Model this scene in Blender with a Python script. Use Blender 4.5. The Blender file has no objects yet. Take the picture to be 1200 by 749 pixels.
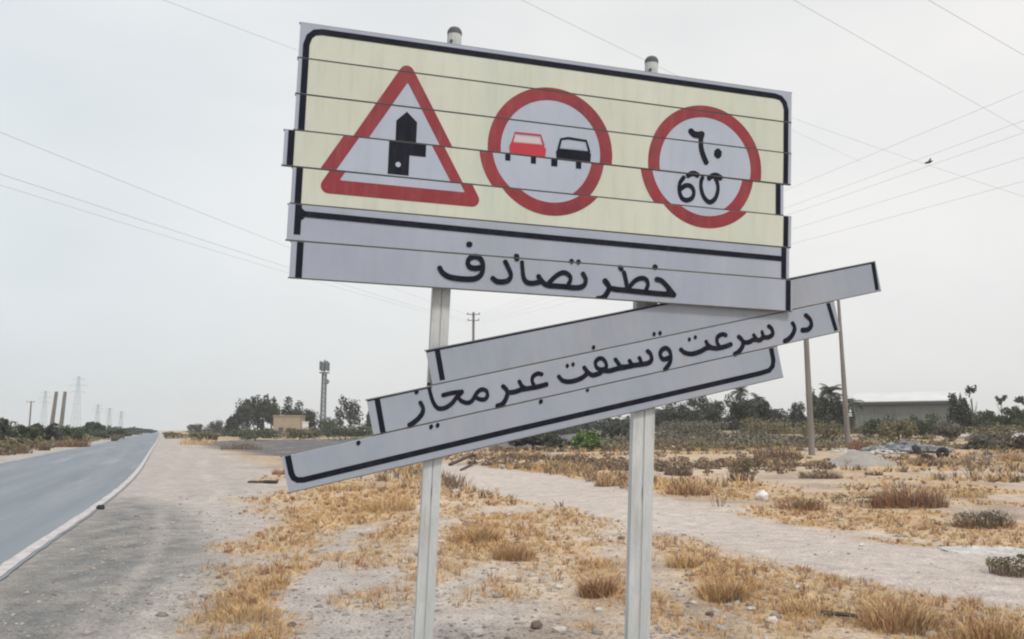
import bpy, math, random
import numpy as np
from mathutils import Vector, Matrix

random.seed(7)
SC = bpy.context.scene
COL = SC.collection
R = math.radians

# ------------------------------------------------------------------ camera
EYE = 1.55
PITCH = math.atan((504 - 374.5) / 950.0)
cam_data = bpy.data.cameras.new('camera')
cam_data.sensor_width = 36.0
cam_data.lens = 28.5
cam_data.clip_start = 0.05
cam_data.clip_end = 9000
cam = bpy.data.objects.new('camera', cam_data)
cam.location = (0, 0, EYE)
cam.rotation_euler = (R(90) + PITCH, 0, 0)
COL.objects.link(cam)
SC.camera = cam

# ------------------------------------------------------------------ sky, sun, exposure
SUN_EL, SUN_AZ = 52.0, 150.0          # azimuth clockwise from +Y: sun behind the viewer, to the right
world = bpy.data.worlds.new('World')
SC.world = world
world.use_nodes = True
wn, wl = world.node_tree.nodes, world.node_tree.links
wn.clear()
w_out = wn.new('ShaderNodeOutputWorld')
w_bg = wn.new('ShaderNodeBackground')
w_bg.inputs['Strength'].default_value = 0.1
sky = wn.new('ShaderNodeTexSky')
sky.sky_type = 'NISHITA'
sky.sun_disc = False
sky.sun_elevation = R(SUN_EL)
sky.sun_rotation = R(SUN_AZ)
sky.dust_density = 4.0
sky.air_density = 1.0
tc = wn.new('ShaderNodeTexCoord')
mp = wn.new('ShaderNodeMapping')
mp.inputs['Scale'].default_value = (1.0, 1.0, 2.4)
nz = wn.new('ShaderNodeTexNoise')
nz.inputs['Scale'].default_value = 1.7
nz.inputs['Detail'].default_value = 5
nz.inputs['Roughness'].default_value = 0.5
rp = wn.new('ShaderNodeValToRGB')
rp.color_ramp.elements[0].position = 0.33
rp.color_ramp.elements[0].color = (6.15, 6.3, 6.35, 1)
rp.color_ramp.elements[1].position = 0.68
rp.color_ramp.elements[1].color = (7.5, 7.4, 7.25, 1)
mx = wn.new('ShaderNodeMix')
mx.data_type = 'RGBA'
mx.inputs['Factor'].default_value = 0.93
wl.new(tc.outputs['Generated'], mp.inputs['Vector'])
wl.new(mp.outputs['Vector'], nz.inputs['Vector'])
wl.new(nz.outputs['Fac'], rp.inputs['Fac'])
wl.new(sky.outputs['Color'], mx.inputs['A'])
# the overcast is a little bluer to the left, whiter towards the sun's side
sx = wn.new('ShaderNodeSeparateXYZ')
wl.new(tc.outputs['Generated'], sx.inputs[0])
mrx = wn.new('ShaderNodeMapRange')
mrx.inputs['From Min'].default_value = -0.65
mrx.inputs['From Max'].default_value = 0.05
wl.new(sx.outputs['X'], mrx.inputs['Value'])
tintx = wn.new('ShaderNodeMix')
tintx.data_type = 'RGBA'
tintx.inputs['A'].default_value = (0.86, 0.935, 0.985, 1)
tintx.inputs['B'].default_value = (1, 1, 1, 1)
wl.new(mrx.outputs['Result'], tintx.inputs['Factor'])
mulx = wn.new('ShaderNodeMix')
mulx.data_type = 'RGBA'
mulx.blend_type = 'MULTIPLY'
mulx.inputs['Factor'].default_value = 1.0
wl.new(rp.outputs['Color'], mulx.inputs['A'])
wl.new(tintx.outputs['Result'], mulx.inputs['B'])
wl.new(mulx.outputs['Result'], mx.inputs['B'])
wl.new(mx.outputs['Result'], w_bg.inputs['Color'])
wl.new(w_bg.outputs['Background'], w_out.inputs['Surface'])

sun_data = bpy.data.lights.new('sun', 'SUN')
sun_data.energy = 1.5
sun_data.angle = R(10)
sun_data.color = (1.0, 0.955, 0.89)
sun = bpy.data.objects.new('sun', sun_data)
sdir = Vector((math.sin(R(SUN_AZ)) * math.cos(R(SUN_EL)), math.cos(R(SUN_AZ)) * math.cos(R(SUN_EL)), math.sin(R(SUN_EL))))
sun.rotation_euler = (-sdir).to_track_quat('-Z', 'Y').to_euler()
sun.location = (0, 0, 60)
COL.objects.link(sun)

SC.view_settings.view_transform = 'Standard'
SC.view_settings.look = 'None'
SC.view_settings.exposure = 0.36
SC.view_settings.gamma = 1.0
SC.cycles.filter_width = 2.1
SC.cycles.volume_bounces = 1
SC.cycles.max_bounces = 6
SC.cycles.transparent_max_bounces = 12

# ------------------------------------------------------------------ materials
def mat(name, c1, c2=None, scale=8.0, rough=0.8, bump=0.0, bscale=None, detail=6, c3=None, s3=1.0, island=0.0, objrand=0.0,
        lo=0.35, hi=0.65, coords='Object', stretch=(1, 1, 1), metal=0.0, spec=0.3, translucent=0.0, grime=0.0):
    m = bpy.data.materials.new(name)
    m.use_nodes = True
    n, l = m.node_tree.nodes, m.node_tree.links
    b = n['Principled BSDF']
    b.inputs['Roughness'].default_value = rough
    b.inputs['Metallic'].default_value = metal
    b.inputs['Specular IOR Level'].default_value = spec
    t = n.new('ShaderNodeTexCoord')
    mpn = n.new('ShaderNodeMapping')
    mpn.inputs['Scale'].default_value = stretch
    l.new(t.outputs[coords], mpn.inputs['Vector'])
    c2 = c2 or c1
    def noise(s, d):
        k = n.new('ShaderNodeTexNoise')
        k.inputs['Scale'].default_value = s
        k.inputs['Detail'].default_value = d
        k.inputs['Roughness'].default_value = 0.6
        l.new(mpn.outputs['Vector'], k.inputs['Vector'])
        return k
    k = noise(scale, detail)
    r = n.new('ShaderNodeValToRGB')
    r.color_ramp.elements[0].position = lo
    r.color_ramp.elements[0].color = (*c1, 1)
    r.color_ramp.elements[1].position = hi
    r.color_ramp.elements[1].color = (*c2, 1)
    l.new(k.outputs['Fac'], r.inputs['Fac'])
    out = r.outputs['Color']
    if c3:
        k3 = noise(s3, 4)
        mr = n.new('ShaderNodeMapRange')
        mr.inputs['From Min'].default_value = 0.55
        mr.inputs['From Max'].default_value = 0.7
        l.new(k3.outputs['Fac'], mr.inputs['Value'])
        x = n.new('ShaderNodeMix')
        x.data_type = 'RGBA'
        l.new(mr.outputs['Result'], x.inputs['Factor'])
        l.new(out, x.inputs['A'])
        x.inputs['B'].default_value = (*c3, 1)
        out = x.outputs['Result']
    if grime:
        gm = n.new('ShaderNodeMapping'); gm.inputs['Scale'].default_value = (9, 9, 1.1); l.new(t.outputs['Object'], gm.inputs['Vector'])
        gn = n.new('ShaderNodeTexNoise'); gn.inputs['Scale'].default_value = 1.6; gn.inputs['Detail'].default_value = 8; gn.inputs['Roughness'].default_value = 0.7
        l.new(gm.outputs[0], gn.inputs['Vector'])
        gr = n.new('ShaderNodeMapRange'); gr.inputs['From Min'].default_value = 0.5; gr.inputs['From Max'].default_value = 0.78; gr.inputs['To Max'].default_value = grime
        l.new(gn.outputs['Fac'], gr.inputs['Value'])
        gx = n.new('ShaderNodeMix'); gx.data_type = 'RGBA'; l.new(gr.outputs['Result'], gx.inputs['Factor']); l.new(out, gx.inputs['A']); gx.inputs['B'].default_value = (0.27, 0.24, 0.21, 1)
        out = gx.outputs['Result']
        # fine scuffs and dust
        sn = noise(55, 4); sr = n.new('ShaderNodeMapRange'); sr.inputs['From Min'].default_value = 0.62; sr.inputs['From Max'].default_value = 0.72; sr.inputs['To Max'].default_value = grime * .7
        l.new(sn.outputs['Fac'], sr.inputs['Value'])
        sx_ = n.new('ShaderNodeMix'); sx_.data_type = 'RGBA'; l.new(sr.outputs['Result'], sx_.inputs['Factor']); l.new(out, sx_.inputs['A']); sx_.inputs['B'].default_value = (0.5, 0.47, 0.43, 1)
        out = sx_.outputs['Result']
    for amt, src in ((island, 'geo'), (objrand, 'obj')):
        if amt:
            g = n.new('ShaderNodeNewGeometry' if src == 'geo' else 'ShaderNodeObjectInfo')
            sk = g.outputs['Random Per Island'] if src == 'geo' else g.outputs['Random']
            mr = n.new('ShaderNodeMapRange')
            mr.inputs['To Min'].default_value = 1 - amt
            mr.inputs['To Max'].default_value = 1 + amt
            l.new(sk, mr.inputs['Value'])
            x = n.new('ShaderNodeVectorMath')
            x.operation = 'SCALE'
            l.new(out, x.inputs[0])
            l.new(mr.outputs['Result'], x.inputs['Scale'])
            out = x.outputs['Vector']
    l.new(out, b.inputs['Base Color'])
    if translucent:
        b.inputs['Subsurface Weight'].default_value = 0.0
    if bump:
        kb = noise(bscale or scale * 3, 5)
        bp = n.new('ShaderNodeBump')
        bp.inputs['Strength'].default_value = bump
        bp.inputs['Distance'].default_value = 0.02
        l.new(kb.outputs['Fac'], bp.inputs['Height'])
        l.new(bp.outputs['Normal'], b.inputs['Normal'])
    return m

M = {}
def mk(name, *a, **k):
    M[name] = mat(name, *a, **k)
    return M[name]

# ------------------------------------------------------------------ helpers
def tag(o, label=None, cat=None, group=None, kind=None):
    if label: o['label'] = label
    if cat: o['category'] = cat
    if group: o['group'] = group
    if kind: o['kind'] = kind
    return o

def link(name, data, parent=None):
    o = bpy.data.objects.new(name, data)
    COL.objects.link(o)
    if parent is not None:
        o.parent = parent
    return o

def make_mesh(name, verts, faces, mats, midx=None, smooth=False):
    me = bpy.data.meshes.new(name)
    me.from_pydata([tuple(v) for v in verts], [], faces)
    for m in (mats if isinstance(mats, (list, tuple)) else [mats]):
        me.materials.append(m)
    if midx is not None:
        me.polygons.foreach_set('material_index', midx)
    if smooth:
        me.polygons.foreach_set('use_smooth', [True] * len(me.polygons))
    me.update()
    return me

def empty(name, loc, label=None, cat=None, group=None, rz=0.0):
    o = link(name, None)
    o.location = loc
    o.rotation_euler = (0, 0, rz)
    return tag(o, label, cat, group)

class MB:
    """collects simple solids into one mesh"""
    def __init__(s):
        s.v, s.f = [], []
    def add(s, vs, fs):
        b = len(s.v)
        s.v += [Vector(v) for v in vs]
        s.f += [tuple(b + i for i in f) for f in fs]
    def box(s, x0, x1, y0, y1, z0, z1):
        s.add([(x0, y0, z0), (x1, y0, z0), (x1, y1, z0), (x0, y1, z0), (x0, y0, z1), (x1, y0, z1), (x1, y1, z1), (x0, y1, z1)],
              [(0, 3, 2, 1), (4, 5, 6, 7), (0, 1, 5, 4), (1, 2, 6, 5), (2, 3, 7, 6), (3, 0, 4, 7)])
    def tube(s, pts, rads, n=6, cap=True):
        pts = [Vector(p) for p in pts]
        if not isinstance(rads, (list, tuple)): rads = [rads] * len(pts)
        rings = []
        for i, p in enumerate(pts):
            d = (pts[min(i + 1, len(pts) - 1)] - pts[max(i - 1, 0)]).normalized()
            a = d.cross(Vector((0, 0, 1)))
            if a.length < 1e-3: a = d.cross(Vector((1, 0, 0)))
            a.normalize(); b = d.cross(a)
            rings.append([p + (a * math.cos(2 * math.pi * k / n) + b * math.sin(2 * math.pi * k / n)) * rads[i] for k in range(n)])
        vs = [v for r in rings for v in r]
        fs = []
        for i in range(len(pts) - 1):
            for k in range(n):
                fs.append((i * n + k, i * n + (k + 1) % n, (i + 1) * n + (k + 1) % n, (i + 1) * n + k))
        if cap:
            fs.append(tuple(range(n - 1, -1, -1)))
            fs.append(tuple((len(pts) - 1) * n + k for k in range(n)))
        s.add(vs, fs)
    def rock(s, c, rx, ry, rz, seed=0, rough=0.25):
        rr = random.Random(seed)
        phi = (1 + 5 ** 0.5) / 2
        vs = [(-1, phi, 0), (1, phi, 0), (-1, -phi, 0), (1, -phi, 0), (0, -1, phi), (0, 1, phi), (0, -1, -phi), (0, 1, -phi), (phi, 0, -1), (phi, 0, 1), (-phi, 0, -1), (-phi, 0, 1)]
        fs = [(0, 11, 5), (0, 5, 1), (0, 1, 7), (0, 7, 10), (0, 10, 11), (1, 5, 9), (5, 11, 4), (11, 10, 2), (10, 7, 6), (7, 1, 8), (3, 9, 4), (3, 4, 2), (3, 2, 6), (3, 6, 8), (3, 8, 9), (4, 9, 5), (2, 4, 11), (6, 2, 10), (8, 6, 7), (9, 8, 1)]
        q = rr.uniform(0, 6.28); cq, sq = math.cos(q), math.sin(q)
        out = []
        for v in vs:
            k = (1 + rr.uniform(-rough, rough)) / 1.9
            x, y, z = v[0] * k, v[1] * k, v[2] * k
            x, y = x * cq - y * sq, x * sq + y * cq
            out.append((c[0] + x * rx, c[1] + y * ry, c[2] + z * rz))
        s.add(out, fs)
    def build(s, name, m, parent=None, smooth=False):
        return link(name, make_mesh(name, s.v, s.f, m, smooth=smooth), parent)

# value noise for shaping the land
_rng = np.random.RandomState(3)
_tab = _rng.rand(256, 256)
def vnoise(x, y):
    x = np.asarray(x, float); y = np.asarray(y, float)
    xi = np.floor(x).astype(int); yi = np.floor(y).astype(int)
    fx = x - xi; fy = y - yi
    fx = fx * fx * (3 - 2 * fx); fy = fy * fy * (3 - 2 * fy)
    a = _tab[xi & 255, yi & 255]; b = _tab[(xi + 1) & 255, yi & 255]
    c = _tab[xi & 255, (yi + 1) & 255]; d = _tab[(xi + 1) & 255, (yi + 1) & 255]
    return (a * (1 - fx) + b * fx) * (1 - fy) + (c * (1 - fx) + d * fx) * fy
def fbm(x, y, o=4):
    s = 0; a = 0.5; t = 0
    for i in range(o):
        s = s + a * vnoise(x * 2 ** i + 17.3 * i, y * 2 ** i + 9.1 * i); t += a; a *= 0.5
    return s / t
def smooth(a, b, x):
    t = np.clip((x - a) / (b - a), 0, 1)
    return t * t * (3 - 2 * t)

# the road's right edge and direction, in metres
ROAD_R = [(9.6, -30), (5.75, -20), (-1.99, 0), (-5.40, 8.98), (-6.0, 10.48), (-8.62, 17.65), (-11.65, 25.4), (-16.4, 36.8), (-29.3, 67.0), (-58.6, 136.0), (-150, 349), (-345, 800), (-1000, 2290)]
ROAD_W = 6.2
def offset_line(pts, d):
    out = []
    for i, p in enumerate(pts):
        a = Vector(pts[max(i - 1, 0)]); b = Vector(pts[min(i + 1, len(pts) - 1)])
        t = (b - a).normalized(); nrm = Vector((-t.y, t.x))
        out.append((p[0] + nrm.x * d, p[1] + nrm.y * d))
    return out
def seg_dist(x, y, pts, signed=False):
    """distance to a polyline; positive side = right of its direction"""
    best = np.full(np.shape(x), 1e9); sg = np.ones(np.shape(x))
    for (ax, ay), (bx, by) in zip(pts[:-1], pts[1:]):
        dx, dy = bx - ax, by - ay
        t = np.clip(((x - ax) * dx + (y - ay) * dy) / (dx * dx + dy * dy), 0, 1)
        d = np.hypot(x - ax - t * dx, y - ay - t * dy)
        s_ = np.where((x - ax) * dy - (y - ay) * dx > 0, 1.0, -1.0)
        sg = np.where(d < best, s_, sg); best = np.minimum(best, d)
    return best * sg if signed else best
def terrain(x, y):
    x = np.asarray(x, float); y = np.asarray(y, float)
    dist = np.hypot(x, y)
    rd = seg_dist(x, y, ROAD_R, True)                 # >0 right of the road
    near = smooth(0.15, 1.6, rd) + smooth(0.15, 1.6, -(rd + ROAD_W))
    near = np.clip(near, 0, 1)
    az = np.degrees(np.arctan2(x, np.maximum(y, 1e-3)))
    rise = 1.45 * smooth(62, 150, dist) * smooth(-1, 9, az) * (y > 0) * (1 - smooth(600, 1500, dist))
    h = (fbm(x * 0.33, y * 0.33, 4) - 0.5) * 0.16 + (fbm(x * 1.7, y * 1.7, 3) - 0.5) * 0.05
    h = h * near * (0.5 + 0.5 * smooth(0.5, 6, rd))
    h = h + (fbm(x * 0.07 + 5, y * 0.07, 3) - 0.5) * 0.5 * near * smooth(14, 45, dist) * smooth(4, 16, np.abs(rd + 3.6)) * (1 - smooth(25, 45, dist) * (1 - smooth(-1, 6, az)) * (rd > 0))
    return h - 0.004 * (1 - near) + rise - 0.004
def tz(x, y):
    return float(terrain(np.array([x]), np.array([y]))[0])

_cp, _sp = math.cos(PITCH), math.sin(PITCH)
def ray(px, py):
    a, b = (px - 600) / 950.0, (374.5 - py) / 950.0
    return Vector((a, _cp - _sp * b, _sp + _cp * b))
def g(px, py):
    """the point of the ground seen at this place of the photograph"""
    d = ray(px, py)
    z = 0.0
    for _ in range(12):
        t = (z - EYE) / d.z
        if t < 0 or t > 400: t = 400
        z = 0.5 * z + 0.5 * tz(d.x * t, d.y * t)
    t = min(max((z - EYE) / d.z, 0), 400)
    return Vector((d.x * t, d.y * t, tz(d.x * t, d.y * t)))
def at(px, dist):
    d = ray(px, 504)
    k = dist / d.y
    return Vector((d.x * k, dist, tz(d.x * k, dist)))
def zat(py, dist):
    """height of something seen at row py at this distance"""
    d = ray(600, py)
    return EYE + d.z / d.y * dist
def flat(px, py):
    d = ray(px, py); t = -EYE / d.z
    return (d.x * t, d.y * t)

# ------------------------------------------------------------------ ground sheet with its zones
TRACK = [flat(*p) for p in ((505, 541), (600, 551), (700, 566), (800, 590), (900, 612), (1000, 630), (1100, 640), (1230, 652), (1400, 668),
                            (1400, 760), (1230, 722), (1120, 703), (1050, 690), (960, 674), (880, 652), (800, 630), (740, 613), (640, 591), (560, 573), (500, 558))]
DARK = [flat(*p) for p in ((118, 593), (150, 583), (200, 592), (228, 606), (246, 630), (252, 670), (240, 705), (222, 730), (210, 760), (150, 900), (-400, 900), (-300, 800), (-60, 722), (40, 648))]
PALEAPRON = [flat(*p) for p in ((120, 760), (150, 715), (190, 688), (232, 668), (236, 700), (222, 730), (212, 760))]
SIDE = [flat(*p) for p in ((236, 520.5), (262, 526.5), (300, 532), (335, 535.5), (420, 535), (520, 530), (600, 526), (680, 521), (760, 517), (760, 513.5), (600, 514), (430, 514), (292, 516), (240, 517.5))]
def poly_mask(x, y, poly, feather):
    inside = np.zeros(np.shape(x), bool)
    n = len(poly)
    for i in range(n):
        x1, y1 = poly[i]; x2, y2 = poly[(i + 1) % n]
        c = ((y1 > y) != (y2 > y)) & (x < (x2 - x1) * (y - y1) / ((y2 - y1) if abs(y2 - y1) > 1e-9 else 1e-9) + x1)
        inside ^= c
    d = seg_dist(x, y, poly + [poly[0]])
    d = np.where(inside, d, -d)
    return smooth(-feather, feather, d)
# patches of dry grass: pixel centre, half-size in pixels
GRASS_SPOTS = [(285, 700, 50, 46, 1.0), (300, 740, 62, 26, .9), (250, 735, 34, 18, .7), (425, 590, 76, 28, 1.0), (385, 572, 66, 14, .8), (350, 590, 40, 12, .5), (455, 640, 44, 22, .5), (370, 655, 60, 8, .35),
               (520, 660, 46, 20, .6), (600, 690, 60, 18, .5), (660, 620, 60, 14, .6), (760, 712, 50, 24, .6), (930, 735, 70, 20, .5), (470, 620, 50, 24, .7), (560, 628, 60, 26, 1.0),
               (630, 640, 50, 22, .8), (700, 672, 50, 20, .9), (720, 690, 30, 16, 1.0), (840, 672, 60, 26, 1.0), (870, 700, 60, 22, .7), (800, 640, 40, 14, .6),
               (950, 702, 50, 16, .6), (1050, 712, 50, 22, 1.0), (1160, 735, 60, 18, 1.0), (820, 735, 60, 18, .5), (690, 735, 50, 14, .35), (560, 700, 40, 18, .35),
               (440, 700, 60, 12, .5), (530, 600, 40, 12, .6), (1180, 668, 40, 14, .8), (640, 545, 50, 9, .6), (715, 560, 50, 9, .7), (800, 572, 60, 10, .8), (880, 570, 50, 14, .7),
               (960, 590, 70, 12, .6), (1100, 610, 70, 14, .5), (900, 545, 60, 10, .5), (1060, 560, 60, 10, .45), (330, 558, 20, 6, .7)]
_GS = []
for px, py, rx, ry, w in GRASS_SPOTS:
    c = flat(px, py); a = flat(px + rx, py); b = flat(px, py - ry)
    _GS.append((c[0], c[1], abs(a[0] - c[0]), max(abs(b[1] - c[1]), 0.3), w))
def grassmask(x, y):
    x = np.asarray(x, float); y = np.asarray(y, float)
    m = np.zeros(np.shape(x))
    wob = (fbm(x * 0.9 + 3, y * 0.9, 3) - 0.5) * 1.1
    for cx, cy, rx, ry, w in _GS:
        d = np.hypot((x - cx) / rx, (y - cy) / ry) + wob
        m = np.maximum(m, w * (1 - smooth(0.45, 1.15, d)))
    dist = np.hypot(x, y)
    rd = seg_dist(x, y, ROAD_R, True)
    n = fbm(x * 0.55 + 31, y * 0.55 + 7, 4)
    scrub = smooth(0.48, 0.62, n) * 0.75 * smooth(4.5, 6.5, rd)
    apron_cut = 1 - smooth(2.6, 3.8, rd + (fbm(x * .6, y * .6, 3) - .5) * 1.6)
    m = np.maximum(m * smooth(.3, .8, rd), scrub * (1 - apron_cut))
    m = m * (1 - 0.985 * poly_mask(x, y, TRACK, 0.22)) * (1 - poly_mask(x, y, DARK, 0.3)) * (1 - poly_mask(x, y, SIDE, 1.0))
    left = smooth(1.6, 2.4, -(rd + ROAD_W))
    return np.clip(m + left * 0.9 * smooth(0.4, 0.55, n), 0, 1)

def ground_colour(x, y):
    n1 = fbm(x * 0.8, y * 0.8, 4)[:, None]
    n2 = fbm(x * 2.9 + 11, y * 2.9 + 4, 4)[:, None]
    n3 = fbm(x * 0.21 + 2, y * 0.21 + 8, 4)[:, None]
    dist = np.hypot(x, y)[:, None]
    rd = seg_dist(x, y, ROAD_R, True)[:, None]
    soil = np.array([[0.51, 0.41, 0.325]]); soil2 = np.array([[0.38, 0.30, 0.24]]); pale = np.array([[0.58, 0.495, 0.42]])
    c = soil * (1 - smooth(.4, .62, n1)) + soil2 * smooth(.4, .62, n1)
    c = c + (pale - c) * smooth(.52, .66, n3) * 0.8
    far = smooth(24, 60, dist)
    tan = np.array([[0.48, 0.375, 0.275]]); brown = np.array([[0.21, 0.165, 0.12]])
    f = smooth(.44, .60, fbm(x * .13 + 9, y * .35, 4))[:, None]
    c = c + (tan - c) * far * 0.55
    c = c + (brown - c) * far * f * 0.7
    grey = np.array([[0.445, 0.405, 0.38]])
    apron = 1 - smooth(3.4, 5.6, rd + (n1 - .5) * 2.5)
    c = c + (grey * (0.9 + 0.25 * n2) - c) * apron * 0.9
    stripe = 0.5 + 0.5 * np.sin(rd * 5.2 + (n3 - .5) * 14)
    c = c * (1 - 0.07 * apron * stripe)
    gm = grassmask(x, y)[:, None]
    straw = np.array([[0.57, 0.405, 0.225]]); rust = np.array([[0.45, 0.285, 0.155]])
    gc = straw + (rust - straw) * smooth(.5, .68, n2)
    c = c + (gc - c) * np.clip(gm * (0.65 + 0.5 * n2), 0, 1)
    d = poly_mask(x, y, DARK, 0.7)[:, None] * (0.62 + 0.4 * n2)
    d = np.clip(d * (0.7 + 0.4 * smooth(.3, .6, fbm(x * 3.1, y * 2.1, 5)))[:, None], 0, 1)
    p = poly_mask(x, y, PALEAPRON, 0.25)[:, None]
    trk = [flat(*q) for q in ((188, 596), (191, 625), (176, 655), (150, 684), (110, 720), (60, 770))]
    tr = (1 - smooth(0.02, 0.2, seg_dist(x, y, trk)))[:, None]
    d = d * (1 - 0.85 * p) * (1 - 0.5 * tr)
    c = c + (np.array([[0.165, 0.17, 0.17]]) * (0.85 + .4 * n2) - c) * d
    t = poly_mask(x, y, TRACK, 0.3)[:, None]
    c = c + (np.array([[0.53, 0.465, 0.425]]) * (0.88 + 0.24 * n1) - c) * t * 0.9
    # old wheel ruts running beside the road
    for o_, w_ in ((2.3, .16), (4.0, .18), (5.2, .13)):
        rr_ = np.abs(rd - o_ + (n3 - .5) * 1.2)
        c = c * (1 + 0.10 * (1 - smooth(w_ * .5, w_ * 1.6, rr_)) * smooth(.4, .55, fbm(x * .5 + o_, y * .25, 3))[:, None])
    s = poly_mask(x, y, SIDE, 1.2)[:, None]
    c = c + (np.array([[0.13, 0.125, 0.135]]) * (0.7 + .6 * n1) - c) * s * (0.55 + .45 * smooth(.3, .5, n1))
    left = smooth(2.0, 3.5, -(rd + ROAD_W))
    c = c + (np.array([[0.30, 0.25, 0.175]]) - c) * left * (0.4 + .6 * smooth(.4, .6, n2))
    return np.clip(c, 0.02, 0.8)

def build_ground():
    angs = [math.radians(-44 + 0.2 * i) for i in range(441)] + [math.radians(44 + 8 * i) for i in range(1, 34)]
    rads = [0.0 + 0.6]
    while rads[-1] < 2450:
        r = rads[-1]
        rads.append(r * (1.0135 if r > 4 else 1.08) if r < 160 else r * 1.05)
    A = np.array(angs); Rr = np.array(rads)
    na, nr = len(A), len(Rr)
    X = (np.sin(A)[None, :] * Rr[:, None]).ravel(); Y = (np.cos(A)[None, :] * Rr[:, None]).ravel()
    Z = terrain(X, Y)
    X = np.append(X, 0.0); Y = np.append(Y, 0.0); Z = np.append(Z, Z[:na].mean())
    me = bpy.data.meshes.new('ground')
    I = np.arange(na * nr).reshape(nr, na)
    J = np.roll(I, -1, axis=1)
    q = np.stack([I[:-1], I[1:], J[1:], J[:-1]], -1).reshape(-1, 4)
    q = q[:, ::-1]
    tri = np.stack([np.full(na, na * nr), J[0], I[0]], -1)[:, ::-1]
    nf = len(q) + len(tri)
    me.vertices.add(len(X)); me.vertices.foreach_set('co', np.stack([X, Y, Z], -1).ravel())
    me.loops.add(q.size + tri.size); me.loops.foreach_set('vertex_index', np.concatenate([q.ravel(), tri.ravel()]).astype(np.int32))
    me.polygons.add(nf)
    me.polygons.foreach_set('loop_start', np.concatenate([np.arange(len(q)) * 4, q.size + np.arange(len(tri)) * 3]).astype(np.int32))
    me.polygons.foreach_set('use_smooth', [True] * nf)
    me.update(calc_edges=True)
    me.validate()
    col = ground_colour(X, Y)
    at_ = me.color_attributes.new('soil', 'FLOAT_COLOR', 'POINT')
    at_.data.foreach_set('color', np.concatenate([col, np.ones((len(X), 1))], 1).ravel())
    m = bpy.data.materials.new('dry_ground'); m.use_nodes = True
    n, l = m.node_tree.nodes, m.node_tree.links
    b = n['Principled BSDF']; b.inputs['Roughness'].default_value = 0.92; b.inputs['Specular IOR Level'].default_value = 0.15
    a = n.new('ShaderNodeAttribute'); a.attribute_name = 'soil'
    t = n.new('ShaderNodeTexCoord')
    def nz_(s, d, rgh=0.65):
        k = n.new('ShaderNodeTexNoise'); k.inputs['Scale'].default_value = s; k.inputs['Detail'].default_value = d
        k.inputs['Roughness'].default_value = rgh; l.new(t.outputs['Object'], k.inputs['Vector']); return k
    k1, k2 = nz_(34, 9, 0.8), nz_(3.5, 6)
    v = n.new('ShaderNodeTexVoronoi'); v.inputs['Scale'].default_value = 24; l.new(t.outputs['Object'], v.inputs['Vector'])
    mr = n.new('ShaderNodeMapRange'); mr.inputs['From Min'].default_value = 0.3; mr.inputs['From Max'].default_value = 0.7
    mr.inputs['To Min'].default_value = 0.38; mr.inputs['To Max'].default_value = 1.58; l.new(k1.outputs['Fac'], mr.inputs['Value'])
    mr2 = n.new('ShaderNodeMapRange'); mr2.inputs['From Min'].default_value = 0.3; mr2.inputs['From Max'].default_value = 0.7
    mr2.inputs['To Min'].default_value = 0.78; mr2.inputs['To Max'].default_value = 1.2; l.new(k2.outputs['Fac'], mr2.inputs['Value'])
    mu = n.new('ShaderNodeMath'); mu.operation = 'MULTIPLY'; l.new(mr.outputs[0], mu.inputs[0]); l.new(mr2.outputs[0], mu.inputs[1])
    # scattered pebbles: cell colour lightens or darkens small dots
    mp3 = n.new('ShaderNodeMapRange'); mp3.inputs['From Min'].default_value = 0.10; mp3.inputs['From Max'].default_value = 0.24
    mp3.inputs['To Min'].default_value = 1; mp3.inputs['To Max'].default_value = 0; l.new(v.outputs['Distance'], mp3.inputs['Value'])
    sp = n.new('ShaderNodeSeparateColor'); l.new(v.outputs['Color'], sp.inputs[0])
    mr4 = n.new('ShaderNodeMapRange'); mr4.inputs['To Min'].default_value = 0.5; mr4.inputs['To Max'].default_value = 1.5; l.new(sp.outputs[0], mr4.inputs['Value'])
    mm = n.new('ShaderNodeMix'); mm.data_type = 'FLOAT'; l.new(mp3.outputs[0], mm.inputs['Factor']); mm.inputs['A'].default_value = 1.0; l.new(mr4.outputs[0], mm.inputs['B'])
    mu2 = n.new('ShaderNodeMath'); mu2.operation = 'MULTIPLY'; l.new(mu.outputs[0], mu2.inputs[0]); l.new(mm.outputs['Result'], mu2.inputs[1])
    sc = n.new('ShaderNodeVectorMath'); sc.operation = 'SCALE'; l.new(a.outputs['Color'], sc.inputs[0]); l.new(mu2.outputs[0], sc.inputs['Scale'])
    l.new(sc.outputs[0], b.inputs['Base Color'])
    bp = n.new('ShaderNodeBump'); bp.inputs['Strength'].default_value = 0.5; bp.inputs['Distance'].default_value = 0.03
    l.new(k1.outputs['Fac'], bp.inputs['Height']); l.new(bp.outputs['Normal'], b.inputs['Normal'])
    me.materials.append(m)
    o = link('ground', me); tag(o, kind='structure')
build_ground()

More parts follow.
